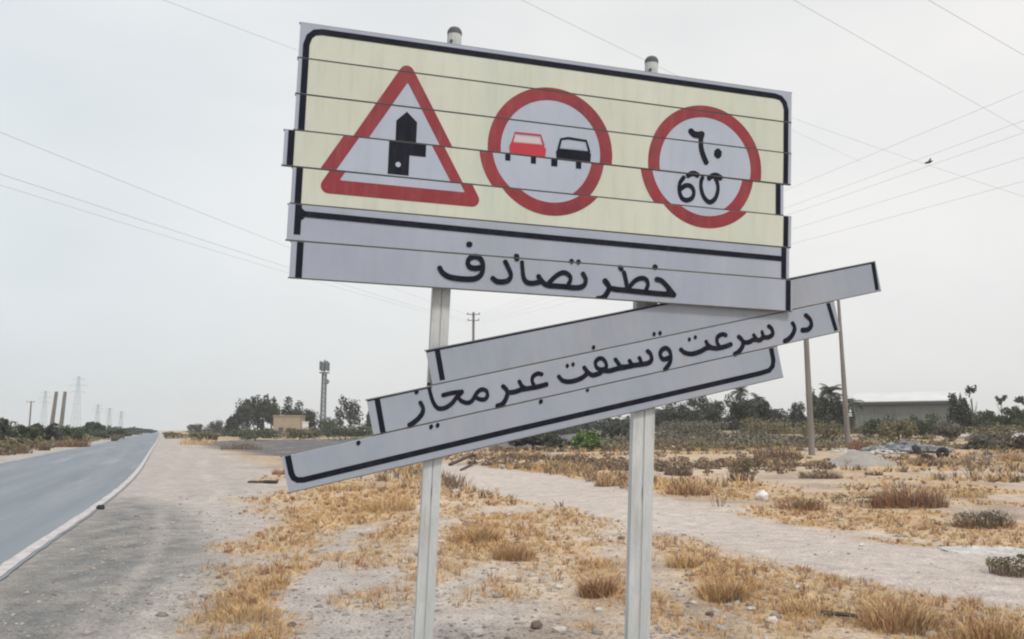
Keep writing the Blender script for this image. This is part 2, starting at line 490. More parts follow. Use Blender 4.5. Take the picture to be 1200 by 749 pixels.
# ------------------------------------------------------------------ the road
def resample(pts, step=1.0, upto=140):
    out = []
    for (ax, ay), (bx, by) in zip(pts[:-1], pts[1:]):
        L = math.hypot(bx - ax, by - ay); n = max(1, int(L / step)) if math.hypot(ax, ay) < upto else max(1, int(L / 20))
        for i in range(n): out.append((ax + (bx - ax) * i / n, ay + (by - ay) * i / n))
    out.append(pts[-1]); return out
def chaikin(pts, k=2):
    for _ in range(k):
        o = [pts[0]]
        for a, b in zip(pts[:-1], pts[1:]):
            o += [(a[0] * .75 + b[0] * .25, a[1] * .75 + b[1] * .25), (a[0] * .25 + b[0] * .75, a[1] * .25 + b[1] * .75)]
        pts = o + [pts[-1]]
    return pts
RC = resample(chaikin(ROAD_R, 2), 0.25, 60)
def strip(name, d0, d1, z, m, jitter=0.0, jit2=0.0, upto=None):
    P0, P1 = offset_line(RC, d0), offset_line(RC, d1)
    v, f = [], []
    for i, (a, b) in enumerate(zip(P0, P1)):
        if upto and i > upto: break
        ja = (float(fbm(np.array([a[0] * 3.1]), np.array([a[1] * 3.1]), 3)[0]) - .5) * jitter
        jb = (float(fbm(np.array([b[0] * 3.7 + 40]), np.array([b[1] * 3.7]), 3)[0]) - .5) * jit2
        v += [(a[0] + ja, a[1], z), (b[0] + jb, b[1], z)]
        if i: f.append((2 * i - 2, 2 * i, 2 * i + 1, 2 * i - 1)[::-1])
    me = make_mesh(name, v, f, m)
    run, acc = [0.0], 0.0
    for i in range(1, len(v) // 2):
        acc += math.hypot(v[2 * i][0] - v[2 * i - 2][0], v[2 * i][1] - v[2 * i - 2][1]); run.append(acc)
    uv = me.uv_layers.new(name='along')
    for lp in me.loops:
        k = lp.vertex_index; uv.data[lp.index].uv = ((d0, d1)[k % 2], run[k // 2])
    o = link(name, me); return o
mk('asphalt', (0.19, 0.215, 0.245), (0.26, 0.285, 0.315), scale=1.3, rough=0.85, detail=10, c3=(0.31, 0.33, 0.35), s3=0.9, lo=.3, hi=.7, spec=0.2, coords='UV', stretch=(1, 0.045, 1))
mk('road_paint', (0.44, 0.41, 0.41), (0.60, 0.56, 0.56), scale=7, rough=0.8, bump=0.2, c3=(0.30, 0.285, 0.28), s3=5.0, spec=0.2)
mk('road_edge', (0.17, 0.165, 0.165), (0.30, 0.28, 0.27), scale=14, rough=0.9, bump=0.5, bscale=40)
tag(strip('road', 0.0, ROAD_W, 0.006, M['asphalt'], 0.07, 0.5), kind='structure')
tag(strip('road_marking', 0.05, 0.205, 0.0105, M['road_paint'], 0.05, 0.06), kind='structure')



# ------------------------------------------------------------------ the road sign: board frame traced into metres
BO = Vector((-1.00312199, 3.61984963, 3.46992755))
BU = Vector((0.96717268, 0.25309259, -0.02282882)); BV = Vector((-0.03787415, 0.05473351, -0.99778244))
BN = BU.cross(BV)                      # away from the viewer
BW, PH = 2.643, 0.175
UP_TEXT = [([(0.7165,-1.1229),(0.7311,-1.1469),(0.7613,-1.1657),(0.8038,-1.1719),(0.8591,-1.1723),(0.9015,-1.1643),(0.9263,-1.1414),(0.9334,-1.1069),(0.9234,-1.0737),(0.8991,-1.0586),(0.8694,-1.0651),(0.8554,-1.0873),(0.8649,-1.1098),(0.8909,-1.1164),(0.9249,-1.1097)],0.0234),([(0.8516,-0.9999),(0.8666,-1.0004)],0.0264),([(1.0425,-1.069),(1.059,-1.0977),(1.0758,-1.135),(1.0659,-1.1613),(1.0401,-1.1725),(1.0053,-1.1727),(0.9808,-1.1566)],0.0225),([(1.0996,-1.0354),(1.104,-1.0579)],0.0261),([(1.1295,-1.0645),(1.134,-1.1007),(1.1413,-1.1431),(1.1577,-1.1655),(1.1844,-1.1702),(1.2109,-1.1649),(1.2352,-1.1581)],0.0218),([(1.2163,-1.1292),(1.235,-1.1538),(1.2603,-1.1727),(1.2963,-1.1755),(1.3505,-1.1753),(1.4187,-1.1768),(1.4572,-1.1646),(1.4686,-1.1332),(1.4505,-1.0995)],0.0228),([(1.269,-1.1665),(1.3125,-1.1224),(1.348,-1.1046),(1.3756,-1.1136),(1.3877,-1.1345),(1.373,-1.1703)],0.0211),([(1.3846,-1.0444),(1.3938,-1.0454)],0.0259),([(1.4212,-1.0447),(1.4304,-1.0458)],0.026),([(1.5694,-1.1271),(1.5951,-1.1597),(1.5867,-1.191),(1.5644,-1.2188),(1.5322,-1.2283)],0.0263),([(1.5953,-1.1663),(1.6399,-1.1708),(1.6917,-1.1722),(1.7771,-1.175),(1.8633,-1.1774),(1.9626,-1.1777)],0.0236),([(1.6738,-1.0768),(1.6853,-1.1137),(1.6971,-1.1661)],0.0229),([(1.6505,-1.0518),(1.6627,-1.0674)],0.0238),([(1.7053,-1.1545),(1.7375,-1.119),(1.7728,-1.1031),(1.8002,-1.1101),(1.8095,-1.1363),(1.796,-1.1706)],0.0211),([(1.8542,-1.1028),(1.8857,-1.1096),(1.9203,-1.1378),(1.9527,-1.1716)],0.0232),([(1.9256,-1.1554),(1.9503,-1.174)],0.0327),([(1.8416,-1.0409),(1.8526,-1.041)],0.0298)]
NUMERALS = [([(2.0317,-0.2908),(2.05,-0.3073),(2.0768,-0.3104),(2.1035,-0.303)],0.0245),([(2.102,-0.295),(2.0941,-0.3365),(2.0964,-0.3798),(2.1107,-0.4218),(2.1289,-0.4584)],0.0234),([(2.1883,-0.399),(2.2019,-0.3987)],0.0417),([(2.0022,-0.5457),(1.9787,-0.5819),(1.9764,-0.625),(1.9917,-0.6603),(2.0202,-0.6698),(2.051,-0.6534),(2.0602,-0.6199),(2.043,-0.5927),(2.0132,-0.5907),(1.984,-0.612)],0.0172),([(2.1117,-0.5345),(2.1028,-0.5571),(2.1022,-0.5942),(2.1151,-0.6362),(2.1377,-0.6618),(2.1612,-0.6657),(2.1877,-0.6416),(2.2016,-0.5968),(2.1982,-0.5599),(2.1855,-0.5332)],0.0174),([(2.0219,-0.5394),(2.0382,-0.5266),(2.0614,-0.5218),(2.0835,-0.5306)],0.0192),([(2.1453,-0.5416),(2.1618,-0.5263),(2.1886,-0.5186),(2.2193,-0.5316)],0.0194)]
LOW_TEXT = [([(0.6632,0.1629),(0.6666,0.1588)],0.0222),([(0.6724,0.1116),(0.6802,0.0806),(0.6726,0.0571),(0.6482,0.0353),(0.6202,0.0206),(0.5978,0.013)],0.0206),([(0.6996,-0.0157),(0.7035,-0.0174)],0.0239),([(0.7318,-0.0157),(0.7357,-0.0174)],0.024),([(0.7301,0.1896),(0.729,0.1499),(0.7344,0.0983),(0.7511,0.0645),(0.7839,0.0583),(0.8208,0.0714),(0.8517,0.0966),(0.8839,0.1174)],0.019),([(0.7856,0.1203),(0.8351,0.1213),(0.8859,0.1169)],0.0183),([(0.8587,0.0993),(0.8691,0.0759),(0.8961,0.0596),(0.9231,0.0644),(0.9535,0.0963),(0.9799,0.1079),(1.0018,0.0969),(1.0035,0.073),(0.9851,0.0577),(0.9582,0.0655),(0.9381,0.0847)],0.0184),([(1.0879,0.1044),(1.105,0.075),(1.0969,0.0466),(1.071,0.0177),(1.0388,0.0118)],0.0214),([(1.1052,0.0655),(1.1425,0.062),(1.1792,0.0659),(1.2194,0.064),(1.2644,0.0625),(1.3142,0.0652)],0.0206),([(1.1751,0.1114),(1.1848,0.0821),(1.2038,0.0651)],0.0199),([(1.2996,0.1179),(1.2777,0.1268),(1.2508,0.1175),(1.2414,0.0942),(1.2495,0.0673)],0.0184),([(1.2626,-0.0115),(1.2675,-0.0143)],0.0252),([(1.381,0.0936),(1.3976,0.0669),(1.4319,0.0537),(1.4834,0.0549),(1.5238,0.0687),(1.5391,0.0855)],0.0203),([(1.4357,0.1345),(1.4401,0.1336)],0.0222),([(1.467,0.1353),(1.4715,0.1344)],0.0222),([(1.5234,0.1108),(1.5382,0.0812),(1.5599,0.0613),(1.598,0.0624),(1.6189,0.0715),(1.6555,0.064),(1.6943,0.0664),(1.7468,0.0643)],0.0214),([(1.6385,0.0742),(1.645,0.1041),(1.6317,0.1313),(1.6089,0.1358),(1.5889,0.1198),(1.5907,0.095),(1.6112,0.0797),(1.6349,0.0794)],0.019),([(1.6982,0.118),(1.7097,0.0933),(1.7194,0.0712)],0.0209),([(1.7731,0.0963),(1.7824,0.072),(1.7949,0.0627)],0.021),([(1.83,0.1007),(1.8351,0.0794),(1.8341,0.0638)],0.0212),([(1.7147,0.0721),(1.7566,0.065),(1.7954,0.0648),(1.8676,0.0602),(1.8952,0.0741),(1.8967,0.1033),(1.8817,0.1244)],0.0218),([(1.594,0.1988),(1.5982,0.1967)],0.0234),([(1.5159,-0.0062),(1.5204,-0.0071)],0.0223),([(1.9372,0.2019),(1.942,0.201)],0.0232),([(1.9715,0.2004),(1.9763,0.1995)],0.0233),([(1.9988,0.0647),(1.9612,0.0631),(1.9493,0.0882),(1.9617,0.1108),(1.9879,0.117),(2.0061,0.0975),(2.0045,0.0636),(1.9897,0.0347),(1.9563,0.0073)],0.0215),([(2.0684,0.0966),(2.0885,0.0735),(2.1257,0.0592),(2.177,0.0615),(2.2255,0.0727),(2.2789,0.059),(2.3309,0.06),(2.3658,0.0648)],0.0216),([(2.2227,0.1103),(2.229,0.0882),(2.2456,0.0711)],0.021),([(2.3478,0.1163),(2.3252,0.1262),(2.2947,0.1172),(2.2857,0.0888),(2.2955,0.0637)],0.0203),([(2.1277,0.1365),(2.1326,0.1355)],0.0218),([(2.1642,0.1409),(2.1691,0.14)],0.0218),([(2.4159,0.0984),(2.4344,0.0715),(2.4308,0.0441),(2.401,0.0172),(2.37,0.007)],0.0223),([(2.4372,0.0606),(2.4702,0.0551),(2.5036,0.0628),(2.5387,0.0536),(2.5622,0.0632),(2.5932,0.0587),(2.6228,0.0705),(2.624,0.0987),(2.6073,0.1194)],0.0214),([(2.5073,0.0903),(2.5164,0.072),(2.5209,0.0571)],0.0196),([(2.5624,0.0986),(2.5633,0.0795),(2.5679,0.0645)],0.0197),([(2.7564,0.1093),(2.764,0.0769),(2.7445,0.0472),(2.7184,0.0284),(2.6832,0.0171)],0.023),([(0.3472,-0.0149),(0.354,-0.0172)],0.0215),([(2.8459,0.1357),(2.8685,0.1075),(2.871,0.0758),(2.8449,0.0543),(2.8043,0.0572)],0.0232)]
CARS = {'red_body': [(1.0497,-0.466),(1.2198,-0.4615),(1.2344,-0.4835),(1.2302,-0.534),(1.2015,-0.5389),(1.0463,-0.5277),(1.0417,-0.4873)],'red_roof': [([(1.0557,-0.4682),(1.0685,-0.4153),(1.2029,-0.4132),(1.2217,-0.4642)],0.0118)],'red_win': [(1.0732,-0.4311),(1.1945,-0.4301),(1.2058,-0.4583),(1.0626,-0.4616)],'red_wh': [[(1.0262,-0.5428),(1.0469,-0.5429),(1.0469,-0.5738),(1.0275,-0.5741)],[(1.1598,-0.5459),(1.1807,-0.5448),(1.18,-0.5754),(1.1609,-0.5751)]],'blk_body': [(1.2989,-0.4704),(1.4617,-0.4672),(1.4758,-0.4806),(1.4732,-0.5347),(1.4702,-0.538),(1.2921,-0.5362),(1.2873,-0.4865)],'blk_roof': [([(1.2991,-0.4763),(1.3112,-0.4215),(1.3488,-0.4112),(1.4476,-0.4149),(1.4669,-0.4726)],0.0156)],'blk_wh': [[(1.268,-0.5425),(1.2935,-0.5422),(1.2935,-0.577),(1.2693,-0.5778)],[(1.3993,-0.5422),(1.4227,-0.5415),(1.4219,-0.576),(1.401,-0.5764)]],'blk_win': [(1.3222,-0.4381),(1.4329,-0.4375),(1.443,-0.4633),(1.3127,-0.4659)]}


mk('plank_paint', (0.325, 0.36, 0.455), (0.385, 0.415, 0.50), scale=2.2, rough=0.42, c3=(0.33, 0.375, 0.40), s3=1.5, spec=0.4, bump=0.12, bscale=4, stretch=(1, 1, .55), grime=0.26, objrand=0.035)
mk('lower_paint', (0.295, 0.335, 0.405), (0.355, 0.385, 0.45), scale=2.5, rough=0.45, c3=(0.37, 0.37, 0.42), s3=1.7, spec=0.4, bump=0.12, bscale=4, stretch=(1, 1, .55), grime=0.26, objrand=0.035)
mk('yellow_paint', (0.55, 0.575, 0.485), (0.60, 0.615, 0.53), scale=2.0, rough=0.42, c3=(0.50, 0.56, 0.49), s3=1.5, spec=0.4, bump=0.12, bscale=4, stretch=(1, 1, .55), grime=0.26, objrand=0.035)
mk('symbol_white', (0.385, 0.435, 0.53), (0.435, 0.475, 0.57), scale=3.0, rough=0.42, spec=0.4, grime=0.22)
mk('sign_red', (0.235, 0.028, 0.038), (0.285, 0.035, 0.045), scale=6, rough=0.45, spec=0.35, c3=(0.20, 0.03, 0.045), s3=4, grime=0.22)
mk('car_red', (0.52, 0.045, 0.065), (0.46, 0.04, 0.06), scale=6, rough=0.45)
mk('sign_black', (0.008, 0.010, 0.020), (0.013, 0.015, 0.024), scale=10, rough=0.6, spec=0.12, grime=0.07)
mk('window_tint', (0.60, 0.50, 0.52), scale=6, rough=0.5)
mk('plank_metal', (0.30, 0.31, 0.33), (0.40, 0.41, 0.42), scale=9, rough=0.5, metal=0.2)
mk('groove', (0.13, 0.14, 0.14), (0.18, 0.18, 0.18), scale=9, rough=0.7)
mk('post_paint', (0.46, 0.485, 0.495), (0.60, 0.615, 0.61), scale=7, rough=0.75, bump=0.45, bscale=30, c3=(0.31, 0.31, 0.29), s3=2.2, stretch=(1, 1, 0.3), grime=0.6)
mk('post_groove', (0.40, 0.41, 0.41), (0.48, 0.48, 0.47), scale=9, rough=0.85, c3=(0.14, 0.115, 0.07), s3=2.5)
mk('cap_metal', (0.07, 0.07, 0.08), (0.12, 0.12, 0.13), scale=9, rough=0.6)

def catmull(pts, n=5):
    if len(pts) < 3: return [Vector(p) for p in pts]
    P = [Vector(p) for p in pts]; P = [P[0] * 2 - P[1]] + P + [P[-1] * 2 - P[-2]]
    out = []
    for i in range(1, len(P) - 2):
        a, b, c, d = P[i - 1:i + 3]
        for k in range(n):
            t = k / n
            out.append(0.5 * ((2 * b) + (c - a) * t + (2 * a - 5 * b + 4 * c - d) * t * t + (-a + 3 * b - 3 * c + d) * t ** 3))
    return out + [P[-2]]
def ribbon(pts, w, n=5, cap=True, curve=True, pen=True):
    """convex polygons that make a stroke of about width w, broader along its runs than across them, with blunt ends"""
    c = catmull(pts, n) if curve else [Vector(p) for p in pts]
    polys = []; L, Rr, W = [], [], []
    for i, p in enumerate(c):
        d = (c[min(i + 1, len(c) - 1)] - c[max(i - 1, 0)]).normalized()
        k = (0.86 + 0.30 * abs(d.x)) if (curve and pen and len(pts) > 2) else 1.0
        nn = Vector((-d.y, d.x)) * w * k / 2; W.append(w * k)
        L.append(p + nn); Rr.append(p - nn)
    for i in range(len(c) - 1): polys.append([L[i], Rr[i], Rr[i + 1], L[i + 1]])
    if cap:
        for e, q, ww in ((0, c[1], W[0]), (-1, c[-2], W[-1])):
            p = c[e]; d = (p - q).normalized(); nn = Vector((-d.y, d.x)) * ww / 2
            a, b2 = (L[e], Rr[e]) if (L[e] - p).dot(nn) > 0 else (Rr[e], L[e])
            polys.append([a, a * .72 + b2 * .28 + d * ww * .30, a * .28 + b2 * .72 + d * ww * .26, b2])
    return polys
def ring(cx, cy, r0, r1, n=72):
    out = []
    for k in range(n):
        a, b = 2 * math.pi * k / n, 2 * math.pi * (k + 1) / n
        out.append([Vector((cx + r * math.cos(t), cy + r * math.sin(t))) for r, t in ((r0, a), (r1, a), (r1, b), (r0, b))])
    return out
def disc(cx, cy, r, n=48):
    return [[Vector((cx + r * math.cos(2 * math.pi * k / n), cy + r * math.sin(2 * math.pi * k / n))) for k in range(n)]]
def clip(poly, y0, y1):
    for lim, keep in ((y0, 1), (y1, -1)):
        out = []
        for i in range(len(poly)):
            a, b = poly[i], poly[(i + 1) % len(poly)]
            ia, ib = (a[1] - lim) * keep >= 0, (b[1] - lim) * keep >= 0
            if ia: out.append(a)
            if ia != ib:
                t = (lim - a[1]) / (b[1] - a[1]); out.append((a[0] + (b[0] - a[0]) * t, lim))
        poly = out
        if len(poly) < 3: return []
    return poly

def art_object(name, layer, polys, m, parent, x_off, z_off):
    v, f = [], []
    for i, p in enumerate(polys):
        y = -layer * 0.0006 - i * 2e-6
        b = len(v); v += [(q[0] + x_off, y, q[1] + z_off) for q in p]; f.append(tuple(range(b, b + len(p))))
    return link(name, make_mesh(name, v, f, m), parent)

def plank_mesh(name, length, face_mat):
    """extruded metal plank: face with rolled edges, recessed tongue along the top, flanges behind; origin at its top left"""
    mb = MB(); h = PH
    g_ = 0.003
    prof = [(0.0, -h + g_ + .002), (-0.0, -g_ - .002), (0.002, -g_), (0.026, -g_), (0.026, -g_ - .004), (0.006, -g_ - .004), (0.006, -h + g_ + .004), (0.026, -h + g_ + .004), (0.026, -h + g_), (0.002, -h + g_)]
    n = len(prof)
    vs = [(0, y, z) for y, z in prof] + [(length, y, z) for y, z in prof]
    fs = [(i, (i + 1) % n, n + (i + 1) % n, n + i) for i in range(n)]
    me = make_mesh(name, vs, fs, [face_mat, M['plank_metal'], M['groove']])
    bm_v = len(vs)
    # end caps are the open section: thin walls, closed with quads
    caps = []
    for o_ in (0, n):
        caps += [(o_ + 0, o_ + 1, o_ + 5, o_ + 6), (o_ + 1, o_ + 2, o_ + 3, o_ + 4), (o_ + 1, o_ + 4, o_ + 5), (o_ + 0, o_ + 6, o_ + 7), (o_ + 0, o_ + 7, o_ + 8, o_ + 9)]
    tb = [(x, y, z) for x in (-0.005, length + 0.004) for y, z in ((0.0035, 0.0), (0.0035, -g_ - .003), (0.02, -g_ - .003), (0.02, 0.0))]
    t2 = [(x, y, z) for x in (-0.005, length + 0.004) for y, z in ((0.0035, -h + g_ + .003), (0.0035, -h), (0.02, -h), (0.02, -h + g_ + .003))]
    bf = [(0, 1, 5, 4), (1, 2, 6, 5), (2, 3, 7, 6), (3, 0, 4, 7), (0, 3, 2, 1), (4, 5, 6, 7)]
    V2 = vs + tb + t2
    F2 = fs + caps + [tuple(bm_v + i for i in q) for q in bf] + [tuple(bm_v + 8 + i for i in q) for q in bf]
    idx = [0] + [0] + [1] * (n - 2) + [1] * len(caps) + [2] * 12
    idx[0] = 0; idx[1] = 1; idx[9] = 1
    return make_mesh(name, V2, F2, [face_mat, M['plank_metal'], M['groove']], idx)

# ---- empty at the foot of the sign
FOOT = BO + BU * 1.27 + BV * 3.60
sign = link('road_sign', None)
sign.matrix_world = Matrix(((BU.x, BN.x, -BV.x, FOOT.x), (BU.y, BN.y, -BV.y, FOOT.y), (BU.z, BN.z, -BV.z, FOOT.z), (0, 0, 0, 1)))
tag(sign, 'upright pale yellow plank road sign with red triangle and two red circles on two posts', 'road sign')
X0, Z0 = -1.27, 3.60
POFF = [0, 0, 0, -0.042, 0.004, -0.004, 0.018]
UP = [Vector((0, 0))]
T = lambda pts: [[Vector(p) for p in pts]]
BX0, BX1, BT = 0.033, 2.609, -0.037       # frame centre lines
FW = 0.030
# (sub-part name, layer, material, polygons, shift with the plank?)
frame_path = [(BX0, -2), (BX0, BT - .07), (BX0 + .012, BT - .03), (BX0 + .035, BT - .007), (BX0 + .07, BT), (1.3, BT), (BX1 - .07, BT), (BX1 - .035, BT - .007), (BX1 - .012, BT - .03), (BX1, BT - .07), (BX1, -2)]
def tri_round(cx, yt, yb, hw, r, n=6):
    A, B, C_ = Vector((cx, yt)), Vector((cx + hw, yb)), Vector((cx - hw, yb))
    out = []
    for p, q, s_ in ((C_, A, B), (A, B, C_), (B, C_, A)):
        d1 = (p - q).normalized(); d2 = (s_ - q).normalized()
        half = math.acos(max(-1, min(1, d1.dot(d2)))) / 2
        cen = q + (d1 + d2).normalized() * (r / math.sin(half))
        t = r / math.tan(half)
        a0 = math.atan2(*(q + d1 * t - cen).yx); a1 = math.atan2(*(q + d2 * t - cen).yx)
        da = (a1 - a0 + math.pi) % (2 * math.pi) - math.pi
        out += [cen + Vector((math.cos(a0 + da * k / n), math.sin(a0 + da * k / n))) * r for k in range(n + 1)]
    return out
outer = tri_round(0.514, -0.108, -0.812, 0.408, 0.036)
inner = tri_round(0.520, -0.229, -0.744, 0.302, 0.004)
tri_ring = []
n_ = len(outer)
for k in range(n_):
    tri_ring.append([outer[k], outer[(k + 1) % n_], inner[(k + 1) % n_], inner[k]])
ARTS = [
    ('yellow_sheeting', 1, 'yellow_paint', T([(BX0, -2), (BX0, BT - .06), (BX0 + .02, BT - .02), (BX0 + .06, BT), (BX1 - .06, BT), (BX1 - .02, BT - .02), (BX1, BT - .06), (BX1, -2)]), True, range(0, 5)),
    ('triangle_face', 2, 'symbol_white', [inner], True, range(1, 5)),
    ('circle_face', 2, 'symbol_white', disc(1.262, -.489, .29), True, range(0, 5)),
    ('circle_face', 2, 'symbol_white', disc(2.126, -.477, .29), True, range(0, 5)),
    ('red_triangle', 3, 'sign_red', tri_ring, True, range(0, 5)),
    ('red_ring', 3, 'sign_red', ring(1.262, -.489, .264, .331), True, range(0, 5)),
    ('red_ring', 3, 'sign_red', ring(2.126, -.477, .268, .333), True, range(0, 5)),
    ('black_border', 4, 'sign_black', ribbon(frame_path, FW, 4, False, False), True, range(0, 5)),
    ('black_border', 4, 'sign_black', ribbon([(BX0 + .013, -0.877), (BX0 + .013, -1.019)], FW, 1, False, False) + ribbon([(BX1, -0.877), (BX1, -1.05)], FW, 1, False, False), True, [5]),
    ('divider_line', 5, 'sign_black', ribbon([(BX0 + .02, -0.920), (1.252, -0.932), (BX1, -0.939)], 0.028, 1, False, False)
        + T([(BX0 + .026, -.892), (BX0 + .05, -.912), (BX0 + .026, -.925)]) + T([(BX0 + .026, -.935), (BX0 + .045, -.937), (BX0 + .026, -.952)]), True, [5]),
    ('black_border', 4, 'sign_black', ribbon([(BX0 + .009, -1.05), (BX0 + .009, -1.225)], FW, 1, False, False) + ribbon([(BX1 + .006, -1.05), (BX1 + .008, -1.225)], FW, 1, False, False), True, [6]),
    ('junction_symbol', 4, 'sign_black', T([(.523, -.374), (.575, -.421), (.575, -.53), (.475, -.53), (.474, -.424)]), True, [2]),
    ('junction_symbol', 4, 'sign_black', T([(.487, -.5), (.588, -.5), (.588, -.690), (.487, -.690)]) + T([(.588, -.5), (.667, -.5), (.667, -.589), (.588, -.589)]), True, [3]),
    ('rivet', 5, 'symbol_white', disc(.535, -.640, .013, 12), True, [3]),
]
tw = []
for pts, w in UP_TEXT: tw += ribbon(pts, w * 1.04)
ARTS.append(('lettering', 6, 'sign_black', tw, False, [5, 6]))
tn = []
for pts, w in NUMERALS: tn += ribbon(pts, w * 1.3)
ARTS.append(('numeral', 6, 'sign_black', tn, False, [1, 2, 3]))
for key in ('red_body', 'blk_body'):
    CARS[key] = [(x, -.535 if y < -.495 else y) for x, y in CARS[key]]
for key in ('red_wh', 'blk_wh'):
    CARS[key] = [[(sum(q[0] for q in w_) / len(w_) + (x - sum(q[0] for q in w_) / len(w_)) * 1.35, -.50 if y > -.55 else y + .013) for x, y in w_] for w_ in CARS[key]]
ARTS.append(('red_car', 5, 'car_red', T(CARS['red_body']), False, [2]))
ARTS.append(('car_roof', 6, 'car_red', ribbon(CARS['red_roof'][0][0], CARS['red_roof'][0][1] * .8, 1, False, False), False, [2]))
ARTS.append(('car_window', 4, 'window_tint', T(CARS['red_win']), False, [2]))
ARTS.append(('car_wheel', 5, 'sign_black', T(CARS['red_wh'][0]) + T(CARS['red_wh'][1]), False, [3]))
ARTS.append(('black_car', 5, 'sign_black', T(CARS['blk_body']), False, [2]))
ARTS.append(('car_roof', 6, 'sign_black', ribbon(CARS['blk_roof'][0][0], CARS['blk_roof'][0][1] * .8, 1, False, False), False, [2]))
ARTS.append(('car_window', 4, 'symbol_white', T(CARS['blk_win']), False, [2]))
ARTS.append(('car_wheel', 5, 'sign_black', T(CARS['blk_wh'][0]) + T(CARS['blk_wh'][1]), False, [3]))

def add_arts(plank, i, top, arts, off, x_base, g_=0.003):
    for nm, layer, mt, polys, shift, rows in arts:
        if i not in rows: continue
        out = []
        for p in polys:
            c = clip([(q[0], q[1]) for q in p], top - PH + g_ + .001, top - g_ - .001)
            if c: out.append(c)
        # pieces of print that do not touch are separate sub-parts
        par = list(range(len(out))); seen = {}
        def root_of(a):
            while par[a] != a: a = par[a]
            return a
        for j, p in enumerate(out):
            for q in p:
                k = (round(q[0], 5), round(q[1], 5))
                if k in seen: par[root_of(j)] = root_of(seen[k])
                else: seen[k] = j
        comp = {}
        for j in range(len(out)): comp.setdefault(root_of(j), []).append(out[j])
        for j, ps in enumerate(comp.values()):
            art_object(nm, layer + j * 0.02, ps, M[mt], plank, (0 if shift else -off), -top)

for i in range(7):
    pl = link('plank', plank_mesh('plank', BW, M['plank_paint']), sign)
    pl.location = (X0 + POFF[i], 0.0, Z0 - i * PH)
    pl.rotation_euler = ((0.006, -0.008, 0.010, -0.016, 0.012, -0.006, 0.010)[i], 0, (0, .0006, -.0008, .002, -.001, .0008, 0)[i])
    if i == 3: pl['label'] = 'plank slipped to the left of the others'
    add_arts(pl, i, -i * PH, ARTS, POFF[i], X0)

def channel_post(u, w, parent, x0):
    h = 3.60
    mb = MB(); d, lip, t = 0.045, w * 0.455, 0.006
    for s_ in (-1, 1):
        mb.box(min(s_ * w / 2, s_ * (w / 2 - lip)), max(s_ * w / 2, s_ * (w / 2 - lip)), 0.066, 0.066 + t, -.35, h - .012)
        mb.box(min(s_ * (w / 2), s_ * (w / 2 - t)), max(s_ * (w / 2), s_ * (w / 2 - t)), 0.0721, 0.066 + d, -.35, h - .012)
    p = mb.build('post', M['post_paint'], parent); p.location = (x0 + u, 0, 0)
    mb = MB(); mb.box(-w / 2 + t + .0005, w / 2 - t - .0005, 0.070, 0.076, -.35, h - .02)
    mb.build('post_web', M['post_groove'], p)
    st = MB(); n = 14; r = 0.036
    st.tube([(0, .085, h - .3), (0, .085, h + .085)], r, n); st.build('post_stub', M['post_paint'], p)
    cp = MB(); cp.tube([(0, .085, h + .082), (0, .085, h + .10), (0, .085, h + .115), (0, .085, h + .123)], [r + .002, r + .001, r * .75, r * .3], n)
    cp.build('post_cap', M['cap_metal'], p, smooth=False)
    bl = MB(); bl.tube([(-r * .55, 0.085 - r * .75, h + .035), (-r * .55, 0.085 - r * 1.0, h + .035)], .008, 8); bl.build('bolt', M['cap_metal'], p)
    # clamps that hold the planks
    for k in (1, 3, 5, 6):
        c = MB(); c.box(-w / 2 - .015, w / 2 + .015, .0285, .0655, h - k * PH - .02, h - k * PH + .02); c.build('clamp', M['plank_metal'], p)
    return p
channel_post(0.729, 0.088, sign, X0).rotation_euler = (0, 0.0068, 0)
channel_post(1.837, 0.120, sign, X0)

# ---- the lower board: three planks of it left, slipped sideways and hanging askew
ang = R(13.85)
lo_root = link('hanging_sign_board', None)
lp = BO + BU * 0.03236 - BV * (-2.04629) + BN * 0.035
lp = BO + BU * 0.03236 + BV * 2.04629 + BN * 0.035
Lx = BU * math.cos(ang) - BV * math.sin(ang); Lz = BU * (-math.sin(ang)) - BV * math.cos(ang)
base = lp + Lz * (-PH)
lo_root.matrix_world = Matrix(((Lx.x, BN.x, Lz.x, base.x), (Lx.y, BN.y, Lz.y, base.y), (Lx.z, BN.z, Lz.z, base.z), (0, 0, 0, 1)))
tag(lo_root, 'broken grey-blue lower sign board of three slipped planks, hanging askew under the upright board', 'sign board')
lt = []
for pts, w in LOW_TEXT: lt += ribbon(pts, w * 1.04)
fp = [(0.026, 0.1), (0.028, -0.085), (.034, -.108), (.050, -.122), (.075, -.127), (1.1, -.121), (2.50, -.122), (2.56, -.118), (2.585, -.10), (2.597, -.07), (2.600, 0.1)]
LARTS = [
    ('black_border', 2, 'sign_black', ribbon(fp, .027, 1, False, False), False, [0]),
    ('black_border', 2, 'sign_black', ribbon([(.472, .006), (.475, .171)], .026, 1, False, False) + ribbon([(3.018, .014), (3.004, .175)], .024, 1, False, False)
        + ribbon([(.427, .1700), (.742, .1712)], .009, 1, False, False), False, [1]),
    ('black_border', 2, 'sign_black', ribbon([(.800, .192), (.803, .34)], .026, 1, False, False) + ribbon([(3.338, .188), (3.346, .349)], .025, 1, False, False)
        + ribbon([(.748, .3440), (3.345, .3465)], .012, 1, False, False), False, [2]),
    ('lettering', 4, 'sign_black', lt, False, [0, 1, 2])]
for i, (s0, s1) in enumerate(((0.0, 2.637), (0.426, 3.045), (0.748, 3.364))):
    pl = link('plank', plank_mesh('plank', s1 - s0, M['lower_paint']), lo_root)
    top = i * PH + 0.002
    pl.location = (s0, 0, top + PH)
    pl.rotation_euler = ((0.012, -0.014, 0.010)[i], 0, 0)
    add_arts(pl, i, top, LARTS, s0, 0)
for s_, zz in ((0.78, .25), (1.83, .12)):
    pass

